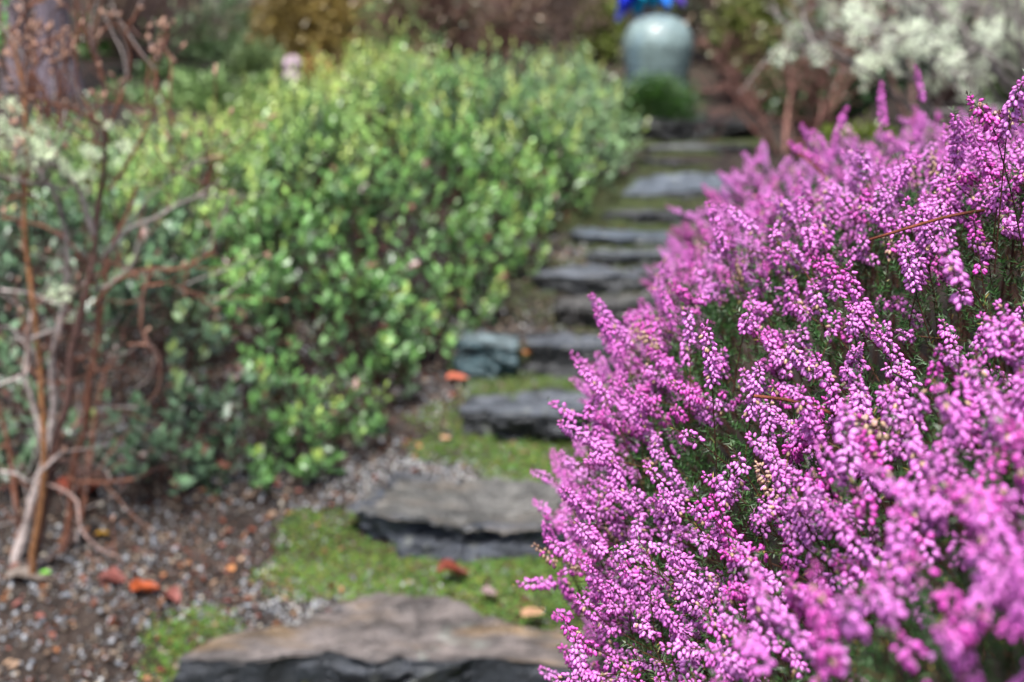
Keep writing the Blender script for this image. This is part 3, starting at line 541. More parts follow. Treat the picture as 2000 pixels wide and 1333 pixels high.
# ------------------------------------------------------------------ bare shrub, left foreground
TUFT = MB()
def lichen_tufts(mb, centers, radii, per=60, col=(.50, .58, .42), ln=.35):
    c = np.asarray(centers, float); n = len(c); s = np.repeat(np.arange(n), per); m = len(s); d = nrm(rng.normal(0, 1, (m, 3))); R = np.asarray(radii)[s]
    pos = c[s] + d * (R * rng.random(m) ** .5 * .75)[:, None]; C = np.array(col) * (.7 + .5 * rng.random((m, 1)))
    TV = np.array([[-.5, 0, 0], [.5, 0, 0], [.35, .3, .7], [-.2, .4, 1]]); inst(mb, TV, [np.array([[0, 1, 2, 3]])], pos, nrm(d + rng.normal(0, .6, (m, 3))), rng.random(m) * 6, R * ln * 1.2, R * ln * .55, C[:, None])
def bare_shrub():
    base = at(60, 1165, 3.25); root = thing('bare_shrub', (base[0], base[1], float(ground(np.array(base[0]), np.array(base[1])))), 'leafless brown and grey twiggy shrub with lichen at the left edge', 'shrub')
    br = (.19, .08, .05); pale = (.36, .30, .28); dk = (.11, .06, .05); org = (.25, .115, .05); gr = (.34, .29, .27)
    main = [([(15, 1200), (45, 1060), (75, 950), (95, 880), (108, 790), (100, 720), (118, 640), (132, 575)], 3.25, 3.15, .016, .007, pale),
            ([(95, 1170), (130, 1050), (150, 900), (178, 740), (192, 620), (205, 520), (240, 440), (262, 360)], 3.3, 3.3, .013, .006, br),
            ([(40, 1210), (80, 1040), (110, 900), (132, 760), (148, 660), (172, 570), (187, 460), (200, 370), (213, 250), (203, 150), (185, 80), (152, 0)], 3.2, 3.0, .015, .004, dk),
            ([(20, 1190), (35, 1050), (25, 900), (5, 820), (-30, 700)], 3.3, 3.2, .010, .005, br),
            ([(60, 1100), (95, 900), (85, 760), (72, 640), (55, 520), (42, 430), (55, 300), (52, 180), (20, 60)], 3.15, 3.0, .010, .004, org),
            ([(120, 1200), (145, 1060), (170, 980), (180, 860), (215, 720), (245, 690)], 3.4, 3.5, .009, .004, br),
            ([(95, 880), (70, 800), (50, 720), (55, 640), (60, 590)], 3.2, 3.25, .009, .004, gr),
            ([(132, 575), (128, 470), (110, 400), (75, 330), (0, 280), (-60, 260)], 3.15, 2.95, .008, .004, pale),
            ([(187, 460), (165, 400), (140, 350), (95, 320), (40, 300), (-20, 240)], 3.1, 2.9, .008, .004, pale),
            ([(132, 575), (165, 555), (185, 540)], 3.15, 3.1, .006, .004, gr)]
    side = [([(180, 600), (230, 545), (290, 522), (330, 522), (370, 512), (412, 494)], 3.1, 2.9, .006, .0032, br),
            ([(296, 524), (280, 560), (275, 640), (294, 674), (250, 672)], 2.95, 2.95, .005, .003, (.2, .10, .07)),
            ([(205, 500), (250, 445), (305, 425), (345, 400), (390, 382), (432, 355)], 3.2, 3.0, .007, .003, gr), ([(390, 382), (405, 345), (420, 310)], 3.05, 3.0, .003, .0025, br),
            ([(70, 945), (100, 950), (150, 975), (156, 1035), (190, 1075), (232, 1096)], 3.15, 3.0, .0048, .003, (.22, .15, .13)),
            ([(120, 925), (150, 940), (205, 945), (262, 935)], 3.2, 3.15, .005, .003, br),
            ([(0, 745), (55, 725), (62, 680), (35, 660)], 3.0, 3.0, .005, .003, gr), ([(0, 560), (60, 575), (120, 600), (175, 640)], 3.3, 3.2, .004, .003, gr),
            ([(213, 250), (235, 200), (250, 110), (245, 60), (272, 15)], 3.05, 2.95, .0045, .003, br), ([(205, 160), (170, 90), (150, 40), (150, -10)], 3.0, 2.9, .005, .003, br),
            ([(210, 370), (260, 290), (300, 220), (312, 130), (328, 60)], 3.1, 3.0, .0045, .0028, br), ([(215, 280), (190, 240), (150, 225), (95, 205), (60, 190)], 3.05, 2.9, .005, .003, br),
            ([(205, 290), (150, 260), (100, 230), (70, 205)], 3.2, 3.1, .004, .003, br), ([(60, 190), (72, 130), (95, 90), (120, 70)], 2.95, 2.9, .0035, .0025, br), ([(60, 190), (45, 130), (60, 90)], 2.95, 2.9, .0035, .0025, br),
            ([(0, 420), (80, 440), (130, 470), (165, 520), (180, 600)], 3.2, 3.2, .005, .003, br), ([(0, 340), (60, 360), (130, 372)], 2.9, 3.05, .006, .004, pale),
            ([(180, 740), (165, 770), (170, 790), (270, 795)], 3.3, 3.35, .004, .0025, gr), ([(100, 410), (60, 380), (10, 390)], 3.0, 2.9, .004, .003, br), ([(280, 560), (330, 555), (380, 575), (425, 605)], 3.0, 3.05, .004, .0025, br),
            ([(250, 440), (290, 390), (340, 345), (420, 310)], 3.2, 3.15, .0035, .0025, gr), ([(20, 60), (40, 20), (80, -10)], 2.9, 2.9, .0035, .003, br), ([(0, 925), (40, 930), (60, 945), (100, 905), (125, 880)], 3.1, 3.1, .005, .003, gr),
            ([(175, 570), (215, 560), (250, 520), (265, 470)], 3.15, 3.1, .004, .0025, gr), ([(110, 640), (60, 660), (20, 640), (-10, 650)], 3.1, 3.0, .005, .003, gr), ([(150, 700), (190, 690), (215, 700), (240, 720)], 3.2, 3.2, .004, .0025, br)]
    ends = []; paths = []
    for grp, nm in ((main, 'stem'), (side, 'twig')):
        for pts, c0, c1, r0, r1, col in grp:
            k = 34; P = smooth_path([at(u, v, c0 + (c1 - c0) * i / (len(pts) - 1)) for i, (u, v) in enumerate(pts)], k, .010, len(paths) * 13)
            R = np.linspace(r0, r1, k) * (1 + .22 * noise(P, 26, len(paths))); R = R * .92
            cc = np.array(col) * (1 + .4 * noise(P, 18, 3)[:, None]); mb = MB()
            if nm == 'stem' and pts[0][1] > 1000: P[0, 2] = float(ground(P[0, 0:1], P[0, 1:2])[0]) - .02
            tubes(mb, P[None], R[None], cc[None], 8); mb.build(nm, M_bark, root); paths.append(P); ends.append(P[-1])
    # fine random side twigs
    rest = []; budp = []; tips = []
    for i, P in enumerate(paths):
        for _ in range(13 if i < 10 else 7):
            j = random.randint(8, 32); o = P[j]; t = nrm(P[min(j + 1, 33)] - P[j - 1]); d = nrm(t * .5 + rng.normal(0, .6, 3) + [0, -.1, .35]); L = random.uniform(.07, .24)
            pts = [o]; 
            for s in range(8): d = nrm(d + rng.normal(0, .22, 3) + [0, 0, .08]); pts.append(pts[-1] + d * L / 8)
            mb = MB(); q = smooth_path(pts, 12); tubes(mb, q[None], np.linspace(.0019, .0009, 12)[None], np.array(random.choice([br, gr, dk, (.2, .10, .07)])), 5); mb.build('twig', M_bark, root) if len(tips) < 60 else rest.append(mb); tips.append((q[-1], nrm(q[-1] - q[-2])))
    for e in [(P[-1], nrm(P[-1] - P[-2])) for P in paths[10:]]: tips.append(e)
    mb = MB()
    for q in rest:
        for V_, C_ in zip(q.v, q.c): mb.add(V_, [f for f in q.f], C_)
    if rest: tag(mb.build('twig', M_bark, root), 'fine side twigs', kind='stuff')
    tp = np.array([t[0] for t in tips]); td = np.array([t[1] for t in tips]); 
    # swollen winter buds, more of them high up
    for _ in range(2):
        k = rng.random(len(tp)) < np.where(tp[:, 2] > 1.15, .8, .12); m = k.sum(); off = rng.normal(0, .006, (m, 3)) * (_ > 0)
        budp += [(a, b) for a, b in zip(tp[k] + off, nrm(td[k] + rng.normal(0, .3, (m, 3))))]
    cl = [(60, 95), (35, 60), (75, 40), (115, 75), (125, 100), (50, 110), (140, 90), (110, 110), (60, 55), (310, 60), (300, 100), (330, 55), (190, 185), (45, 25), (80, 60), (150, 50)]
    cp = at([c[0] for c in cl], [c[1] for c in cl], 2.95 + .1 * rng.random(len(cl))); 
    cps = np.repeat(cp, 4, 0) + rng.normal(0, .012, (len(cl) * 4, 3)); budp = [(a, nrm(rng.normal(0, .5, 3) + [0, 0, 1])) for a in cps] + budp; more = MB()
    for i, (a, b) in enumerate(budp):
        mb = MB() if i < 100 else more; inst(mb, IV, [IF], a[None], b[None], np.zeros(1), .0115, .0044, (np.array([.36, .21, .15]) * (.6 + .7 * rng.random()))[None, None])
        if i < 100: mb.build('bud', M_dry, root)
    tag(more.build('bud', M_dry, root), 'many more small tan buds', kind='stuff')
    n = len(cp); q = np.linspace(0, 1, 6)[None, :, None]; bs = cp + np.stack([rng.normal(.0, .04, n), rng.normal(0, .03, n), -np.full(n, .17)], -1)
    X = bs[:, None] * (1 - q) + cp[:, None] * q + .006 * rng.normal(0, 1, (n, 6, 3))
    for i in range(n): mb = MB(); tubes(mb, X[i:i + 1], np.linspace(.003, .0022, 6)[None], np.array(br), 5); mb.build('twig', M_bark, root)
    # lichen
    mb = MB(); c = [(20, 205, 2.92, .02), (30, 215, 2.92, .016), (28, 262, 2.92, .02), (48, 272, 2.95, .02), (66, 283, 2.95, .026), (84, 300, 2.95, .022), (98, 300, 2.95, .018), (40, 310, 2.95, .018), (62, 322, 2.95, .016), (12, 280, 2.92, .02), (120, 322, 3, .018), (150, 345, 3, .014), (245, 285, 3.0, .02), (170, 295, 3.0, .018), (185, 300, 3.0, .018), (210, 245, 3.0, .012),
                    (115, 575, 3.05, .028), (145, 620, 3.2, .02), (175, 335, 3.05, .02), (165, 370, 3.05, .015), (0, 240, 2.9, .018), (130, 335, 3.0, .016), (70, 245, 2.95, .014), (90, 255, 2.95, .012)]
    lichen_tufts(mb, at([q[0] for q in c], [q[1] for q in c], [q[2] for q in c]), [q[3] * 1.35 for q in c], 90, (.78, .86, .62), .26); mb.build('lichen', M_lichen, root)
bare_shrub()

# ------------------------------------------------------------------ generic twiggy shrub (dormant), used behind
def grow(base, n0, height, spread, levels, seed, lean=(0, 0), r0=.012, up=.25, kids=3):
    r = np.random.default_rng(seed); out = []
    def go(p, d, L, rad, lev):
        pts = [p]; dd = d
        for s in range(6): dd = nrm(dd + r.normal(0, .16, 3) + [0, 0, up * .12]); pts.append(pts[-1] + dd * L / 6)
        pts = np.array(pts); out.append((pts, rad, rad * .55, lev))
        if lev < levels:
            for q in range(kids):
                j = r.integers(2, 7); go(pts[j], nrm(dd + r.normal(0, .55, 3) + [0, 0, up * .5]), L * r.uniform(.5, .8), rad * .58, lev + 1)
    for i in range(n0):
        a = r.random() * 6.28; d = nrm(np.array([cos(a) * spread + lean[0], sin(a) * spread + lean[1], 1.0])); go(np.array(base) + np.array([cos(a), sin(a), 0]) * .04, d, height * r.uniform(.4, .6), r0 * r.uniform(.7, 1.1), 0)
    return out
def twiggy(name, base, label, cat, n0, height, spread, levels, seed, col, r0=.012, lean=(0, 0), kids=3, lich=0, lcol=(.5, .58, .45), lsize=.03, leaves=None, up=.25, group=None):
    base = (base[0], base[1], float(ground(np.array(base[0]), np.array(base[1]))) - .02); root = thing(name, (base[0], base[1], base[2] + .02), label, cat, group)
    br = grow(base, n0, height, spread, levels, seed, lean, r0, up, kids); A = np.array([b[0] for b in br]); R = np.array([np.linspace(b[1], b[2], 7) for b in br]); lev = np.array([b[3] for b in br])
    C = np.array(col)[None] * (.6 + .8 * rng.random((len(br), 1)))
    for i in np.where(lev == 0)[0]:
        mb = MB(); tubes(mb, A[i:i + 1], R[i:i + 1], C[i:i + 1], 7); mb.build('stem', M_bark, root)
    mb = MB(); m = lev > 0; tubes(mb, A[m], np.maximum(R[m], .0016), C[m], 4); mb.build('twig', M_bark, root)
    if lich:
        mb = MB(); aa = A[:, 2:].reshape(-1, 3); aa = aa[(aa[:, 2] < 1.62) & (aa[:, 2] > .75)]; aa = aa[(fbm(aa, 4.5, seed) > -.05) & (aa[:, 0] > aa[:, 1] * .19)]; cc = aa[rng.integers(0, len(aa), lich)]; q = np.ones(lich, bool)
        lichen_tufts(mb, cc[q] + [0, 0, .0], lsize * (.5 + 1.2 * rng.random(q.sum())), 110, lcol, .22); mb.build('lichen', M_lichen, root)
    if leaves:
        cnt, sz, lc = leaves; mb = MB(); k = rng.integers(0, len(br), cnt); j = rng.integers(3, 7, cnt); d = nrm(rng.normal(0, 1, (cnt, 3)) + [0, 0, .3]); C = np.array(lc) * (.5 + 1.0 * rng.random((cnt, 1)))
        inst(mb, SLEAF, SLF, A[k, j] + rng.normal(0, .03, (cnt, 3)), d, rng.random(cnt) * 6, sz, sz * .5, C[:, None]); mb.build('foliage', M_leaf, root)
    return root
LG = 'lichen covered shrubs behind the heather'
twiggy('lichen_shrub', (1.95, 4.7), 'grey branched shrub thick with pale mint lichen, nearest behind the heather ridge', 'shrub', 15, 1.25, .8, 3, 31, (.24, .21, .20), .015, (-.1, -.1), 4, 230, lcol=(.80, .86, .68), lsize=.036, group=LG)
twiggy('lichen_shrub', (2.6, 4.9), 'lichen tufted grey shrub in the top right corner', 'shrub', 14, 1.3, .8, 3, 32, (.26, .23, .22), .015, (-.2, -.1), 4, 250, lcol=(.80, .86, .68), lsize=.038, group=LG)
twiggy('lichen_shrub', (1.85, 5.9), 'reddish twiggy shrub with scattered lichen beyond the upper steps', 'shrub', 10, 1.3, .7, 3, 33, (.17, .10, .085), .012, (0, 0), 3, 260, lcol=(.6, .66, .5), lsize=.038, group=LG)
twiggy('dormant_shrub', (1.42, 6.6), 'pinkish brown bare shrub just right of the pale glass dome', 'shrub', 9, .9, .6, 3, 34, (.22, .11, .09), .012, (0, -.1), 3)

# ------------------------------------------------------------------ background planting
def gz(x, y): return float(ground(np.array(float(x)), np.array(float(y))))
def cloud_foliage(mb, cen, rad, n, sz, col, var=.6, shell=.5, clumps=14, seed=0):
    r = np.random.default_rng(seed); cen = np.array(cen); rad = np.array(rad)
    cc = nrm(r.normal(0, 1, (clumps, 3))) * (shell + (1 - shell) * r.random((clumps, 1))); own = r.integers(0, clumps, n)
    p = cc[own] * .75 + r.normal(0, .2, (n, 3)); k = np.linalg.norm(p, axis=1) < 1.25; p = p[k]; own = own[k]; n = len(p)
    tone = (.7 + .6 * r.random(clumps))[own][:, None]; C = np.array(col) * tone * (1 - var / 2 + var * r.random((n, 1)))
    inst(mb, SLEAF, SLF, cen + p * rad, nrm(nrm(p) + r.normal(0, .6, (n, 3)) + [0, 0, .3]), r.random(n) * 6, sz * (.6 + .8 * r.random(n)), sz * .4, C[:, None])
def tree(name, x, y, h, r0, label, col=(.16, .13, .13), crown=(.07, .10, .05), lean=0., cr=1.2, nleaf=1500, group=None, cat='tree', limb=10, leafsz=.08):
    z = gz(x, y); root = thing(name, (x, y, z), label, cat, group); k = 40; t = np.linspace(0, 1, k)
    P = np.stack([x + lean * t * h + .03 * np.sin(t * 7 + x), y + .03 * np.sin(t * 5), z - .05 + t * h], -1); R = r0 * (1 - .7 * t) * (1 + .6 * np.exp(-t * h * 5)); sides = 22
    mb = MB(); tt = np.arange(sides) * 2 * pi / sides; off = 1 + .12 * noise(np.stack([np.tile(np.cos(tt), (k, 1)) * 2.5, np.tile(np.sin(tt), (k, 1)) * 2.5, np.tile(t[:, None] * h * .5, (1, sides))], -1), 1.6, int(x * 10) + 50)
    V = P[:, None] + (R[:, None] * off)[..., None] * np.stack([np.tile(np.cos(tt), (k, 1)), np.tile(np.sin(tt), (k, 1)), np.zeros((k, sides))], -1)
    st = noise(np.stack([np.tile(tt * 3, (k, 1)), np.zeros((k, sides)), np.tile(t[:, None] * h * .8, (1, sides))], -1), 1.3, 77)[..., None]
    C = np.array(col) * (1 + .5 * st); i = np.arange(k - 1)[:, None] * sides; j = np.arange(sides)[None]; j2 = (j + 1) % sides
    mb.add(V, np.stack([i + j, i + j2, i + sides + j2, i + sides + j], -1).reshape(-1, 4), C.reshape(-1, 3)); mb.build('trunk', M_bark, root)
    lb = MB(); r = np.random.default_rng(int(abs(x) * 97 + y * 13)); fo = MB()
    for q in range(limb):
        tq = r.uniform(.55, .98); o = P[int(tq * (k - 1))]; a = r.random() * 6.28; d = np.array([cos(a), sin(a), .35]); L = cr * r.uniform(.5, 1)
        pts = smooth_path([o, o + d * L * .5 + [0, 0, .05], o + d * L + [0, 0, .15]], 9, .03, q); tubes(lb, pts[None], np.linspace(r0 * .3, r0 * .08, 9)[None], np.array(col), 6)
        if nleaf: cloud_foliage(fo, pts[-3], (cr * .5, cr * .5, cr * .3), nleaf // limb, leafsz, crown, seed=q + int(y * 10))
    lb.build('limb', M_bark, root)
    if nleaf: fo.build('crown', M_leaf, root)
TG = 'grey trunked trees in the background'
tree('tree', -2.68, 7.2, 4.2, .075, 'thick mauve grey tree trunk at the far left edge', (.15, .12, .135), lean=-.02, group=TG)
tree('tree', -2.42, 7.0, 4.0, .088, 'mauve grey trunk just right of the leftmost one, behind the bare shrub', (.125, .10, .12), lean=.01, group=TG)
tree('tree', -1.75, 9.6, 4.5, .10, 'slim dark trunk between the grey trunks and the golden conifer', (.12, .09, .085), lean=.03, group=TG)
tree('tree', .62, 10.5, 5.0, .10, 'dark thin trunk standing left of the glass dome', (.06, .05, .045), lean=.0, group=TG)
tree('tree', -.05, 11.5, 5.0, .13, 'reddish brown trunk far behind the middle of the shrub bank', (.15, .09, .075), lean=.01, group=TG)
tree('tree', 3.1, 9.5, 5.0, .14, 'shadowy trunk behind the lichen shrubs on the right', (.09, .07, .065), lean=-.02, group=TG)

def mound(name, x, y, z0, r, n, sz, col, label, cat='shrub', seed=0, stems=(.10, .06, .04), tip=None, clumps=40):
    base = gz(x, y); root = thing(name, (x, y, base), label, cat); mb = MB(); cloud_foliage(mb, (x, y, z0), r, n, sz, col, seed=seed, clumps=clumps, shell=.75)
    if tip is not None: cloud_foliage(mb, (x, y, z0 + r[2] * .25), (r[0], r[1], r[2]), n // 3, sz, tip, seed=seed + 1, clumps=clumps, shell=.9)
    mb.build('foliage', M_leaf, root); mb = MB(); m = 16; q = np.linspace(0, 1, 6)[None, :, None]; r2 = np.random.default_rng(seed); a = nrm(r2.normal(0, 1, (m, 3)) + [0, 0, .8]) * np.array(r) * .9 + [x, y, z0]
    s0 = np.column_stack([x + r2.normal(0, .04, m), y + r2.normal(0, .04, m), np.full(m, base - .02)]); tubes(mb, s0[:, None] * (1 - q) + a[:, None] * q + .015 * r2.normal(0, 1, (m, 6, 3)) * np.sin(q * pi), np.linspace(.016, .004, 6)[None] * np.ones((m, 1)), np.array(stems), 5)
    mb.build('branch', M_bark, root); return root
p = at(605, 70, 8.3); mound('golden_conifer', p[0], p[1], 1.30, (.36, .34, .42), 10000, .045, (.34, .25, .09), 'golden brown rounded conifer at the top left behind the shrub bank', 'conifer', 3, tip=(.42, .31, .09))
p = at(690, 130, 9.6); mound('dark_shrub', p[0], p[1], 1.1, (.42, .4, .35), 7000, .05, (.06, .11, .03), 'mid green bush right of the golden conifer', 'shrub', 8, tip=(.12, .20, .05))
p = at(615, 175, 7.5); mound('orange_shrub', p[0], p[1], 1.0, (.13, .12, .17), 2600, .03, (.42, .22, .06), 'small orange tan shrub beside the stacked pink glass balls', 'shrub', 4)
p = at(1275, 225, 7.15); mound('mossy_mound', p[0], p[1], .89, (.25, .2, .17), 14000, .018, (.022, .062, .010), 'rounded dark emerald moss mound directly below the pale glass dome', 'shrub', 5, tip=(.04, .105, .012), clumps=70)
p = at(1172, 80, 9.5); mound('yellow_green_shrub', p[0], p[1], 1.25, (.16, .15, .33), 4000, .04, (.15, .19, .04), 'narrow olive green shrub left of the glass dome', 'shrub', 6)
p = at(240, 130, 8.6); mound('dark_shrub', p[0], p[1], 1.15, (.3, .3, .3), 3500, .06, (.08, .2, .04), 'dark green bush glimpsed behind the top of the bare shrub', 'shrub', 9)
p = at(440, 130, 8.6); mound('pale_shrub', p[0], p[1], 1.2, (.45, .3, .28), 3500, .06, (.26, .36, .18), 'dusty pale green bush between the trunks and golden conifer', 'shrub', 10)
p = at(745, 40, 8.3); mound('pale_shrub', p[0], p[1], 1.25, (.3, .3, .30), 3600, .05, (.22, .38, .13), 'soft green feathery bush rising above the middle of the bank', 'shrub', 15)
p = at(10, 60, 3.1)
mb = MB(); leafy(mb, at([5, 18, 0, 12], [70, 95, 110, 20], [3.3, 3.3, 3.35, 3.3]), nrm(rng.normal(0, .3, (4, 3)) + [0, 0, 1]), np.full(4, .06), 10, .03, np.array((.10, .32, .04)), np.array((.07, .22, .04)), (.1, .3, .05), np.zeros(4))
root = thing('green_sapling', (-1.55, 3.9, gz(-1.55, 3.9)), 'bright green leafy sapling tip at the top left edge', 'plant'); mb.build('foliage', M_leaf, root)
mb = MB(); q0 = at(5, 70, 3.3); tubes(mb, smooth_path([(-1.5, 3.9, gz(-1.5, 3.9) - .02), (-1.42, 3.7, .8), q0, q0 + [0, 0, .12]], 20, .01)[None], np.linspace(.008, .003, 20)[None], np.array([.09, .05, .03])); mb.build('stem', M_bark, root)
BG = 'dormant brown shrubs on the far slope'
for i, (u, y, n0, h, col, lab) in enumerate([(880, 8.3, 12, 1.1, (.14, .075, .06), 'reddish brown bare thicket behind the middle of the shrub bank'), (1040, 8.8, 12, 1.15, (.13, .085, .07), 'brown arching bare shrub left of the glass dome'),
        (760, 10.5, 12, 1.3, (.12, .085, .07), 'distant tan thicket above the shrub bank'), (350, 10.2, 12, 1.4, (.15, .10, .095), 'mauve brown thicket beyond the bare shrub'), (1430, 8.6, 12, 1.1, (.13, .09, .08), 'dense dull brown thicket right of the glass dome'),
        (1560, 9.6, 12, 1.4, (.14, .10, .08), 'brown thicket behind the nearer lichen shrub'), (1800, 9.2, 12, 1.5, (.11, .08, .065), 'shaded brown thicket behind the top right lichen shrub'), (1150, 11.5, 12, 1.5, (.12, .10, .07), 'farthest brown thicket above the olive green shrub'),
        (540, 12.0, 12, 1.6, (.13, .09, .085), 'far mauve thicket above the golden conifer'), (300, 7.9, 12, .8, (.17, .11, .10), 'low mauve brown thicket right of the second grey trunk'), (120, 9.4, 12, 1.4, (.13, .10, .10), 'grey brown thicket behind the leftmost trunks'), (1960, 7.4, 12, 1.3, (.12, .09, .075), 'brown thicket at the top right edge')]):
    x = (u - 1000) / FPX * y; twiggy('dormant_shrub', (x, y), lab, 'shrub', n0, h, .6, 3, 60 + i, col, .014, kids=4, leaves=(900, .035, (.17, .11, .06)), group=BG)
# ivy-green ground plants behind the lichen shrubs
for i, (x, y, s, c, lab) in enumerate([(1.45, 5.4, .20, (.13, .17, .025), 'olive yellow low plant at the foot of the lichen shrubs near the upper steps'), (2.3, 5.6, .3, (.06, .12, .025), 'dark green low plant under the lichen shrubs at right'), (1.75, 7.9, .3, (.07, .11, .03), 'dull green low plant far behind the pink brown shrub'), (2.05, 5.0, .22, (.08, .14, .03), 'small green plant tucked between the two lichen shrubs')]):
    mound('low_plant', x, y, gz(x, y) + s * .6, (s, s, s * .7), 2600, .035, c, lab, 'plant', 80 + i)
for i, (u, v, c, rr, col, lab) in enumerate([(330, 200, 7.6, .28, (.16, .26, .09), 'yellowish bush low between the trunks and the pink glass balls'), (215, 215, 7.9, .22, (.10, .22, .05), 'green bush at the foot of the second grey trunk'), (40, 235, 7.6, .25, (.08, .15, .05), 'dark bush at the foot of the leftmost trunk'),
        (500, 150, 7.9, .22, (.22, .30, .12), 'pale bush left of the pink glass balls'),
        (255, 235, 6.7, .20, (.13, .22, .08), 'loose green bush nearest the right hand grey trunk'), (410, 215, 6.6, .22, (.20, .30, .11), 'light green bush just behind the left half of the bank'), (515, 205, 6.5, .15, (.18, .27, .09), 'small light bush in front of the pink glass balls'),
        (860, 30, 9.2, .3, (.10, .15, .06), 'shaded green bush among the reddish thicket above the bank'), (1010, 90, 9.6, .25, (.17, .14, .06), 'olive brown bush behind the arching branch'), (1480, 60, 8.0, .3, (.14, .16, .04), 'olive bush right of the pale dome'),
        (1640, 120, 7.2, .4, (.035, .075, .025), 'dark evergreen behind the left lichen shrub'), (1850, 90, 7.0, .45, (.03, .07, .025), 'dark evergreen behind the right lichen shrub'), (1400, 20, 9.4, .4, (.06, .09, .04), 'dull green bush high behind the pink brown shrub')]):
    p = at(u, v, c); mound('background_bush', p[0], p[1], p[2], (rr, rr * .8, rr * .8), 2600, .05, col, lab, 'shrub', 120 + i)
# arching dark branch
def arch():
    root = thing('arching_branch', (.75, 8.6, gz(.75, 8.6)), 'dark arching bare branch crossing behind the middle of the bank', 'branch'); c = 8.0
    mb = MB()
    for pts, r in (([(1215, 300), (1150, 170), (1110, 110), (1060, 65), (1000, 48), (930, 52), (870, 65)], .022), ([(1090, 90), (1040, 30), (1010, -20), (1000, -80)], .014), ([(1130, 140), (1075, 165), (1050, 150)], .009)):
        P = smooth_path([at(u, v, c) for u, v in pts], 26, .02, int(pts[0][0])); tubes(mb, P[None], np.linspace(r, r * .45, 26)[None], np.array([.045, .045, .03]), 7)
    mb.build('limb', M_bark, root)
arch()

# ------------------------------------------------------------------ glass works and rock coloured black as shade
def lathe(mb, prof, cen, colf, n=64):
    prof = np.array(prof, float); k = len(prof); th = np.arange(n) * 2 * pi / n
    V = np.stack([np.outer(prof[:, 0], np.cos(th)) + cen[0], np.outer(prof[:, 0], np.sin(th)) + cen[1], np.tile(prof[:, 1:2], (1, n)) + cen[2]], -1)
    i = np.arange(k - 1)[:, None] * n; j = np.arange(n)[None]; j2 = (j + 1) % n
    mb.add(V, np.stack([i + j, i + j2, i + n + j2, i + n + j], -1).reshape(-1, 4), colf(V).reshape(-1, 3))
def glass_dome():
    b = at(1282, 200, 7.55); z0 = .93; root = thing('glass_dome', (b[0], b[1], z0), 'tall pale blue green glass dome with rounded cap above the mossy mound', 'sculpture'); c = np.array([b[0], b[1], 0])
    def tint(V):
        rel = V - c; s = fbm(rel * np.array([2, 2, 14]), 2.2, 210)[..., None]; w = fbm(rel, 5, 220)[..., None]
        C = np.array([.13, .175, .17]) * (1 + .35 * s); C = C * (1 - .5 * sst(.0, .6, w)) + .5 * sst(.0, .6, w) * np.array([.05, .11, .18]); return np.clip(C, .01, 1)
    t = np.linspace(0, pi / 2, 16); cap = [(.206 * cos(a) ** .8 + .0, 1.245 + .175 * sin(a)) for a in t]
    mb = MB(); lathe(mb, [(.188, 1.12), (.193, 1.15), (.203, 1.22)] + cap, c, lambda V: np.clip(tint(V) * 1.25, 0, .85)); mb.build('cap', M_glass, root)
    mb = MB(); zz = np.linspace(.80, 1.16, 26); lathe(mb, [(.182 + .004 * sin(z * 70), z) for z in zz], c, tint); mb.build('body', M_glass, root)
    mb = MB(); lathe(mb, [(.19, gz(b[0], b[1]) - .03), (.2, .78), (.19, .805), (.0, .806)], c, lambda V: np.full(V.shape, .03)); mb.build('base', M_stone, root)
glass_dome()
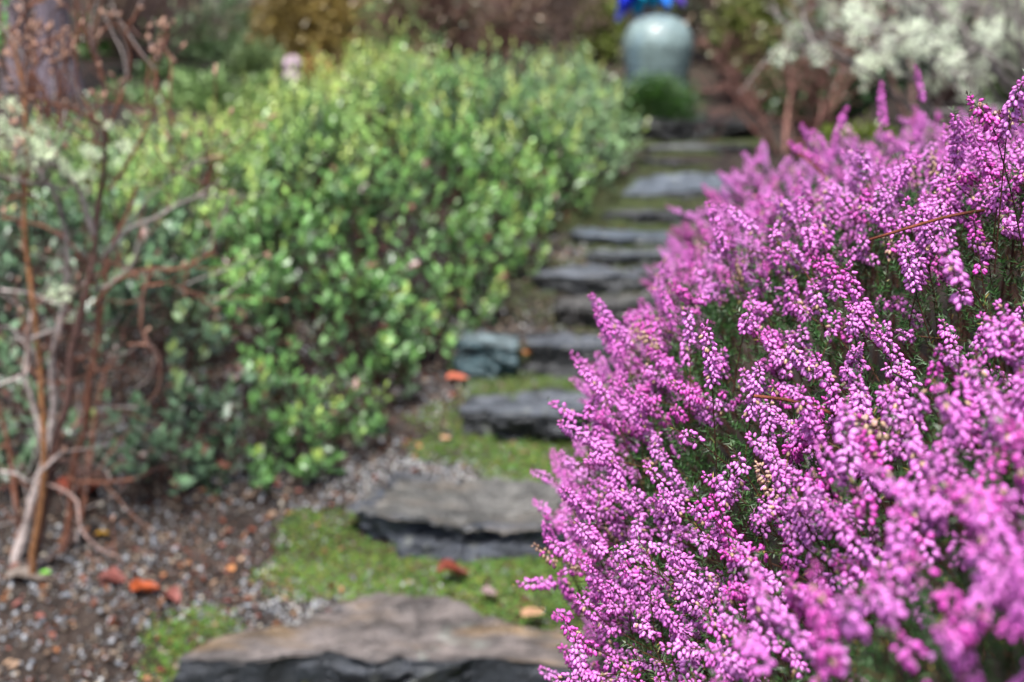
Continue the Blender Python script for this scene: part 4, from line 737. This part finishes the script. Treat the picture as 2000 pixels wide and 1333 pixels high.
def blue_glass():
    c0 = at(1275, -95, 8.1); g = gz(c0[0], c0[1]); root = thing('glass_sculpture', (c0[0], c0[1], g), 'cluster of cobalt blue and turquoise glass petals above the pale dome', 'sculpture')
    mb = MB(); tubes(mb, np.array([[c0[0], c0[1], g - .05], [c0[0], c0[1], g + .4], [c0[0], c0[1], c0[2]]])[None], np.full((1, 3), .012), np.array([.02, .02, .025]), 10); mb.build('pole', M_stone, root)
    pal = [(.005, .03, .75), (.0, .38, .72), (.01, .45, .72), (.10, .12, .55), (.015, .18, .70), (.11, .06, .42)]
    spec = [(1210, 30, 0, .05), (1242, 32, 1, .055), (1215, 8, 0, .05), (1255, 5, 2, .05), (1275, 18, 1, .05), (1305, 16, 4, .045), (1335, 14, 5, .045), (1345, -10, 3, .04), (1198, -10, 4, .05), (1205, 42, 3, .035), (1290, -30, 2, .06), (1230, -40, 0, .06), (1320, -50, 1, .06), (1260, -150, 2, .07), (1210, -120, 0, .07), (1340, -130, 4, .07), (1290, -190, 1, .06), (1180, -60, 5, .05), (1370, -70, 0, .05)]
    for i, (u, v, k, r) in enumerate(spec):
        tip = at(u, v, 8.0 + .12 * sin(i * 2.1)); t = np.linspace(0, 1, 14); mid = (c0 + tip) / 2 + [0, 0, .04]
        P = (1 - t)[:, None] ** 2 * c0 + 2 * (t * (1 - t))[:, None] * mid + (t ** 2)[:, None] * tip; R = .012 + r * 1.25 * np.sin(np.clip(t * 1.05 - .12, 0, 1) * pi) ** 1.2 * t + .0; R[-1] = .004
        mb = MB(); tubes(mb, P[None], R[None], np.array(pal[k]), 14); mb.build('glass_petal', M_glass, root)
blue_glass()
def finial():
    b = at(570, 190, 7.3); g = gz(b[0], b[1]); root = thing('glass_finial', (b[0], b[1], g), 'stack of pale pink glass balls on a stake beside the orange tan shrub', 'garden ornament')
    mb = MB(); tubes(mb, np.array([[b[0], b[1], g - .05], [b[0], b[1], 1.2]])[None], np.full((1, 2), .008), np.array([.2, .17, .17]), 8); mb.build('stake', M_stone, root)
    for v, r in ((126, .052), (153, .047), (178, .036), (196, .026)):
        c = at(571 - (v > 130) * 2, v, 7.3); t = np.linspace(-pi / 2, pi / 2, 20); mb = MB(); lathe(mb, [(max(r * cos(a), .0005), r * sin(a)) for a in t], c, lambda V: np.array([.50, .36, .42]) * (1 + .25 * noise(V, 40, 5)[..., None]), 32); mb.build('glass_ball', M_glass, root)
finial()
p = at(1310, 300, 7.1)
rock('shade_boulder', [(p[0] - .26, 6.98), (p[0] - .05, 6.93), (p[0] + .35, 6.95), (p[0] + .5, 7.1), (p[0] + .3, 7.4), (p[0] - .2, 7.4)], .86, .2, 'near black rock shape standing in for the shadow in the hollow beneath the moss mound at the head of the steps', 'rock', (.012, .011, .011), (.006, .006, .007), 15, .02)  # near-black colour paints the shadow of the hollow under the mound
